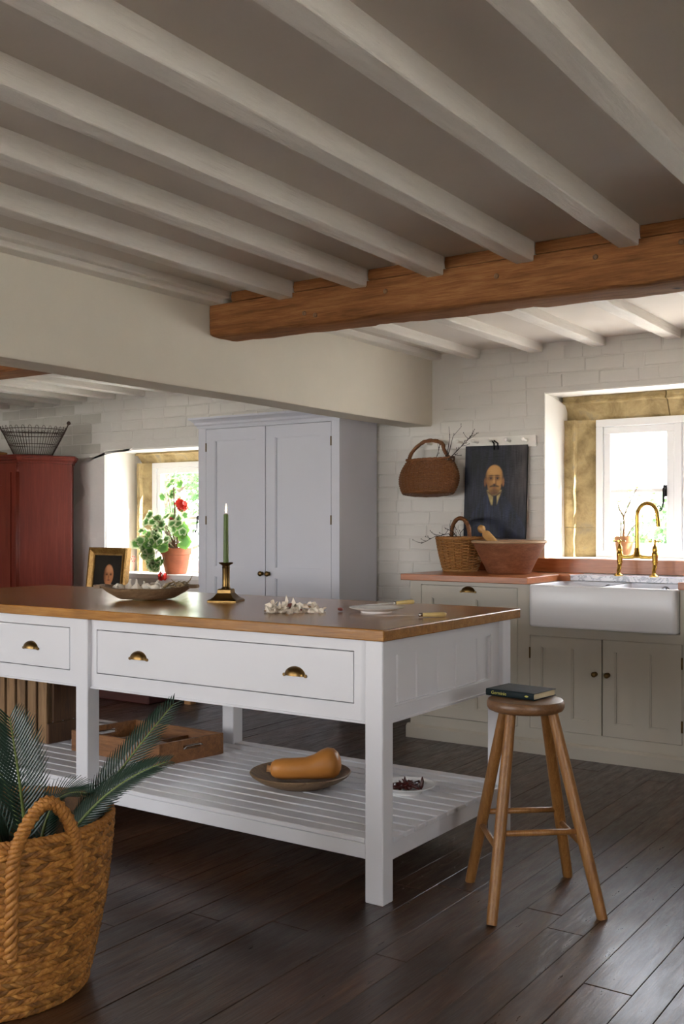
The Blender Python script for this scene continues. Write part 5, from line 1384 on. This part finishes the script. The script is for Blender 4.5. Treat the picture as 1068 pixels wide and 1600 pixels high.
pp=p0+bx_*.022-byv*.0045+Vector((0,0,z0+.0115)); Mt.translation=pp-Vector(bk.location); fo.matrix_local=Mt; fo['label']='gold lettered title on the spine'
em=MB(); pe=p0+bx_*(BL-.028)-byv*.0042+Vector((0,0,z0+.0115))
em.add([tuple(pe+bx_*a+upv*b) for a,b in ((-.008,0),(-.002,.0035),(.002,.003),(.008,.0005),(.002,-.0035),(-.002,-.003))],[(0,1,2,3,4,5)]); obj('emblem', em, M['gold'], bk)

# ================================================================== PALM IN STRAW BASKET
pbx,pby=-2.384,1.818
sb=thing('straw_basket','large braided straw basket on the floor, holding a palm','basket',(pbx,pby,0))
HB=.455
def br(t): return .232+.062*t+.012*math.sin(math.pi*t)
def brim(a,t): return .012*math.sin(2*a+.6)*t
obj('lining', MB().lathe([(0,.004)]+[(br(k/10)-.008,.004+HB*k/10) for k in range(11)]+[(br(1)-.016,HB),(br(.9)-.018,HB*.9),(br(.5)-.018,HB*.5),(.21,.03),(0,.03)],c=(pbx,pby,0),n=72), M['strawin'], sb, smooth=50)
wv=MB(); wv.c=[]; rr=random.Random(4); rows=13; rh=HB/rows; fr=[]
for row_ in range(rows):
    for half in (0,1):
        ns=96
        for i in range(ns):
            a0=2*math.pi*(i+(.5 if row_%2 else 0))/ns+rr.uniform(-.006,.006); 
            # each strand runs slanted: from mid-row out to the row's edge
            da=2*math.pi/ns*2.4*(1 if half else 1)
            pts=[]
            for k in range(4):
                s=k/3; z=(row_+.5)*rh+(s*.52*rh if half else -s*.52*rh); a=a0+(-da*s); t=max(0,min(1,z/HB))
                bul=.011*math.sin(math.pi*(.15+.75*s))+rr.uniform(0,.003)
                pts.append((a,z,br(t)+bul,t))
            wdt=.0062*rr.uniform(.8,1.25); n0=len(wv.v); g_=rr.choice([.5,.7,.85,1,1,1.1]); wv.c += [(g_,g_*.97,g_*.92,1)]*12
            for k,(a,z,r_,t) in enumerate(pts):
                ta=(.55,1,1,.45)[k]*wdt; dz=ta*.75; dan=ta*.7/r_
                for sgn,dr in ((-1,-.003),(0,.0022),(1,-.003)):
                    aa=a+sgn*dan; zz=z+sgn*dz*(1 if half else -1)
                    wv.v.append((pbx+(r_+dr+brim(aa,t))*math.cos(aa),pby+(r_+dr+brim(aa,t))*math.sin(aa),max(.001,zz)))
            for k in range(3):
                for j in range(2): q=n0+k*3+j; wv.f.append((q,q+1,q+4,q+3))
obj('braid', wv, M['braid'], sb, smooth=True, kind='stuff')
rimp=[(pbx+(br(1)+.002+brim(2*math.pi*i/40,1))*math.cos(2*math.pi*i/40),pby+(br(1)+.002+brim(2*math.pi*i/40,1))*math.sin(2*math.pi*i/40),HB+.004) for i in range(41)]
obj('rim', rope(rimp,.010,3,46,.7,6,6), M['straw'], sb, smooth=True)
def on(a,z,o=.012): 
    t=min(1,z/HB); return Vector((pbx+(br(t)+o)*math.cos(a),pby+(br(t)+o)*math.sin(a),z))
ah=math.atan2(-pby,-pbx)+.42
for s,ac in enumerate((ah,ah+math.pi)):
    pts=[on(ac-.30,.17),on(ac-.30,.30),on(ac-.29,.42),on(ac-.22,.49),on(ac-.08,.548),on(ac+.05,.550),on(ac+.20,.49),on(ac+.27,.42),on(ac+.29,.33)]
    obj('handle', rope(pts,.0125,3,17,.95,7,10), M['straw'], sb, smooth=True)
pm_=thing('cycad_palm','dark green feathery palm standing in the straw basket','palm',(pbx,pby,.05))
obj('soil', MB().lathe([(0,.30),(.22,.30),(.235,.335),(.12,.355),(0,.36)],c=(pbx,pby,0),n=32).jitter(.006,20), M['dark'], pm_, smooth=True)
def frond(base, ctrl, tip, nleaf, llen, seed, face, wmax=.0034):
    """one feather leaf: stem plus two rows of narrow leaflets; face = the way its upper side looks"""
    rr=random.Random(seed); B0,C0,T0=Vector(base),Vector(ctrl),Vector(tip); N=24; face=Vector(face).normalized()
    bez=lambda t:B0*(1-t)**2+C0*2*t*(1-t)+T0*t*t
    o=obj('frond', MB().tube([bez(i/N) for i in range(N+1)],[.0055*(1-.8*i/N)+.0008 for i in range(N+1)],6), M['rachis'], pm_, smooth=True)
    mb=MB()
    for i in range(nleaf):
        t=.12+.88*i/(nleaf-1); p=bez(t); tg=(bez(min(1,t+.01))-bez(max(0,t-.01))).normalized()
        sd_=tg.cross(face).normalized(); upn=sd_.cross(tg).normalized()
        L=llen*(math.sin(math.pi*min(1,.14+.80*t))**.6)*rr.uniform(.92,1.05)
        for s in (-1,1):
            d=(sd_*s*.80+tg*(.68+.35*t)+upn*.30).normalized()
            nn=d.cross(tg).normalized(); w_=wmax*(1 if t<.9 else .7)
            wv_=d.cross(nn).normalized(); n0=len(mb.v)
            for q,ws in ((0,.5),(.3,1),(.7,.85),(1,.06)):
                c=p+d*L*q-upn*(q*q*L*.22)+tg*(q*q*L*.12)
                mb.v += [tuple(c+wv_*w_*ws+upn*.0012),tuple(c),tuple(c-wv_*w_*ws+upn*.0012)]
            for k in range(3):
                for j in range(2): z_=n0+k*3+j; mb.f.append((z_,z_+1,z_+4,z_+3))
    obj('leaflets', mb, M['frond'], o, kind='stuff')
tocam=(.78,-.60,.25)
frond((-2.292,1.850,0.353),(-2.293,1.825,0.566),(-2.301,1.796,0.739),32,.125,1,tocam)
frond((-2.243,1.920,0.335),(-2.149,1.996,0.543),(-2.059,2.166,0.745),40,.085,2,(.35,-.75,.6))
frond((-2.218,1.876,0.351),(-2.110,1.926,0.563),(-1.966,2.048,0.618),38,.068,3,(.25,-.6,.75))
frond((-2.310,1.813,0.342),(-2.353,1.724,0.562),(-2.461,1.589,0.707),32,.12,4,tocam)
frond((-2.276,1.776,0.359),(-2.246,1.702,0.489),(-2.229,1.627,0.559),28,.09,5,(.5,-.3,.8))
frond((-2.293,1.885,0.326),(-2.319,1.928,0.533),(-2.146,1.925,0.532),32,.08,6,(.3,-.3,1))
frond((-2.404,1.931,0.293),(-2.516,1.975,0.542),(-2.684,1.922,0.683),32,.10,7,(.3,-.5,.8))
frond((-2.340,1.771,0.350),(-2.36,1.66,0.47),(-2.42,1.55,0.50),30,.09,8,(.3,-.4,.9))
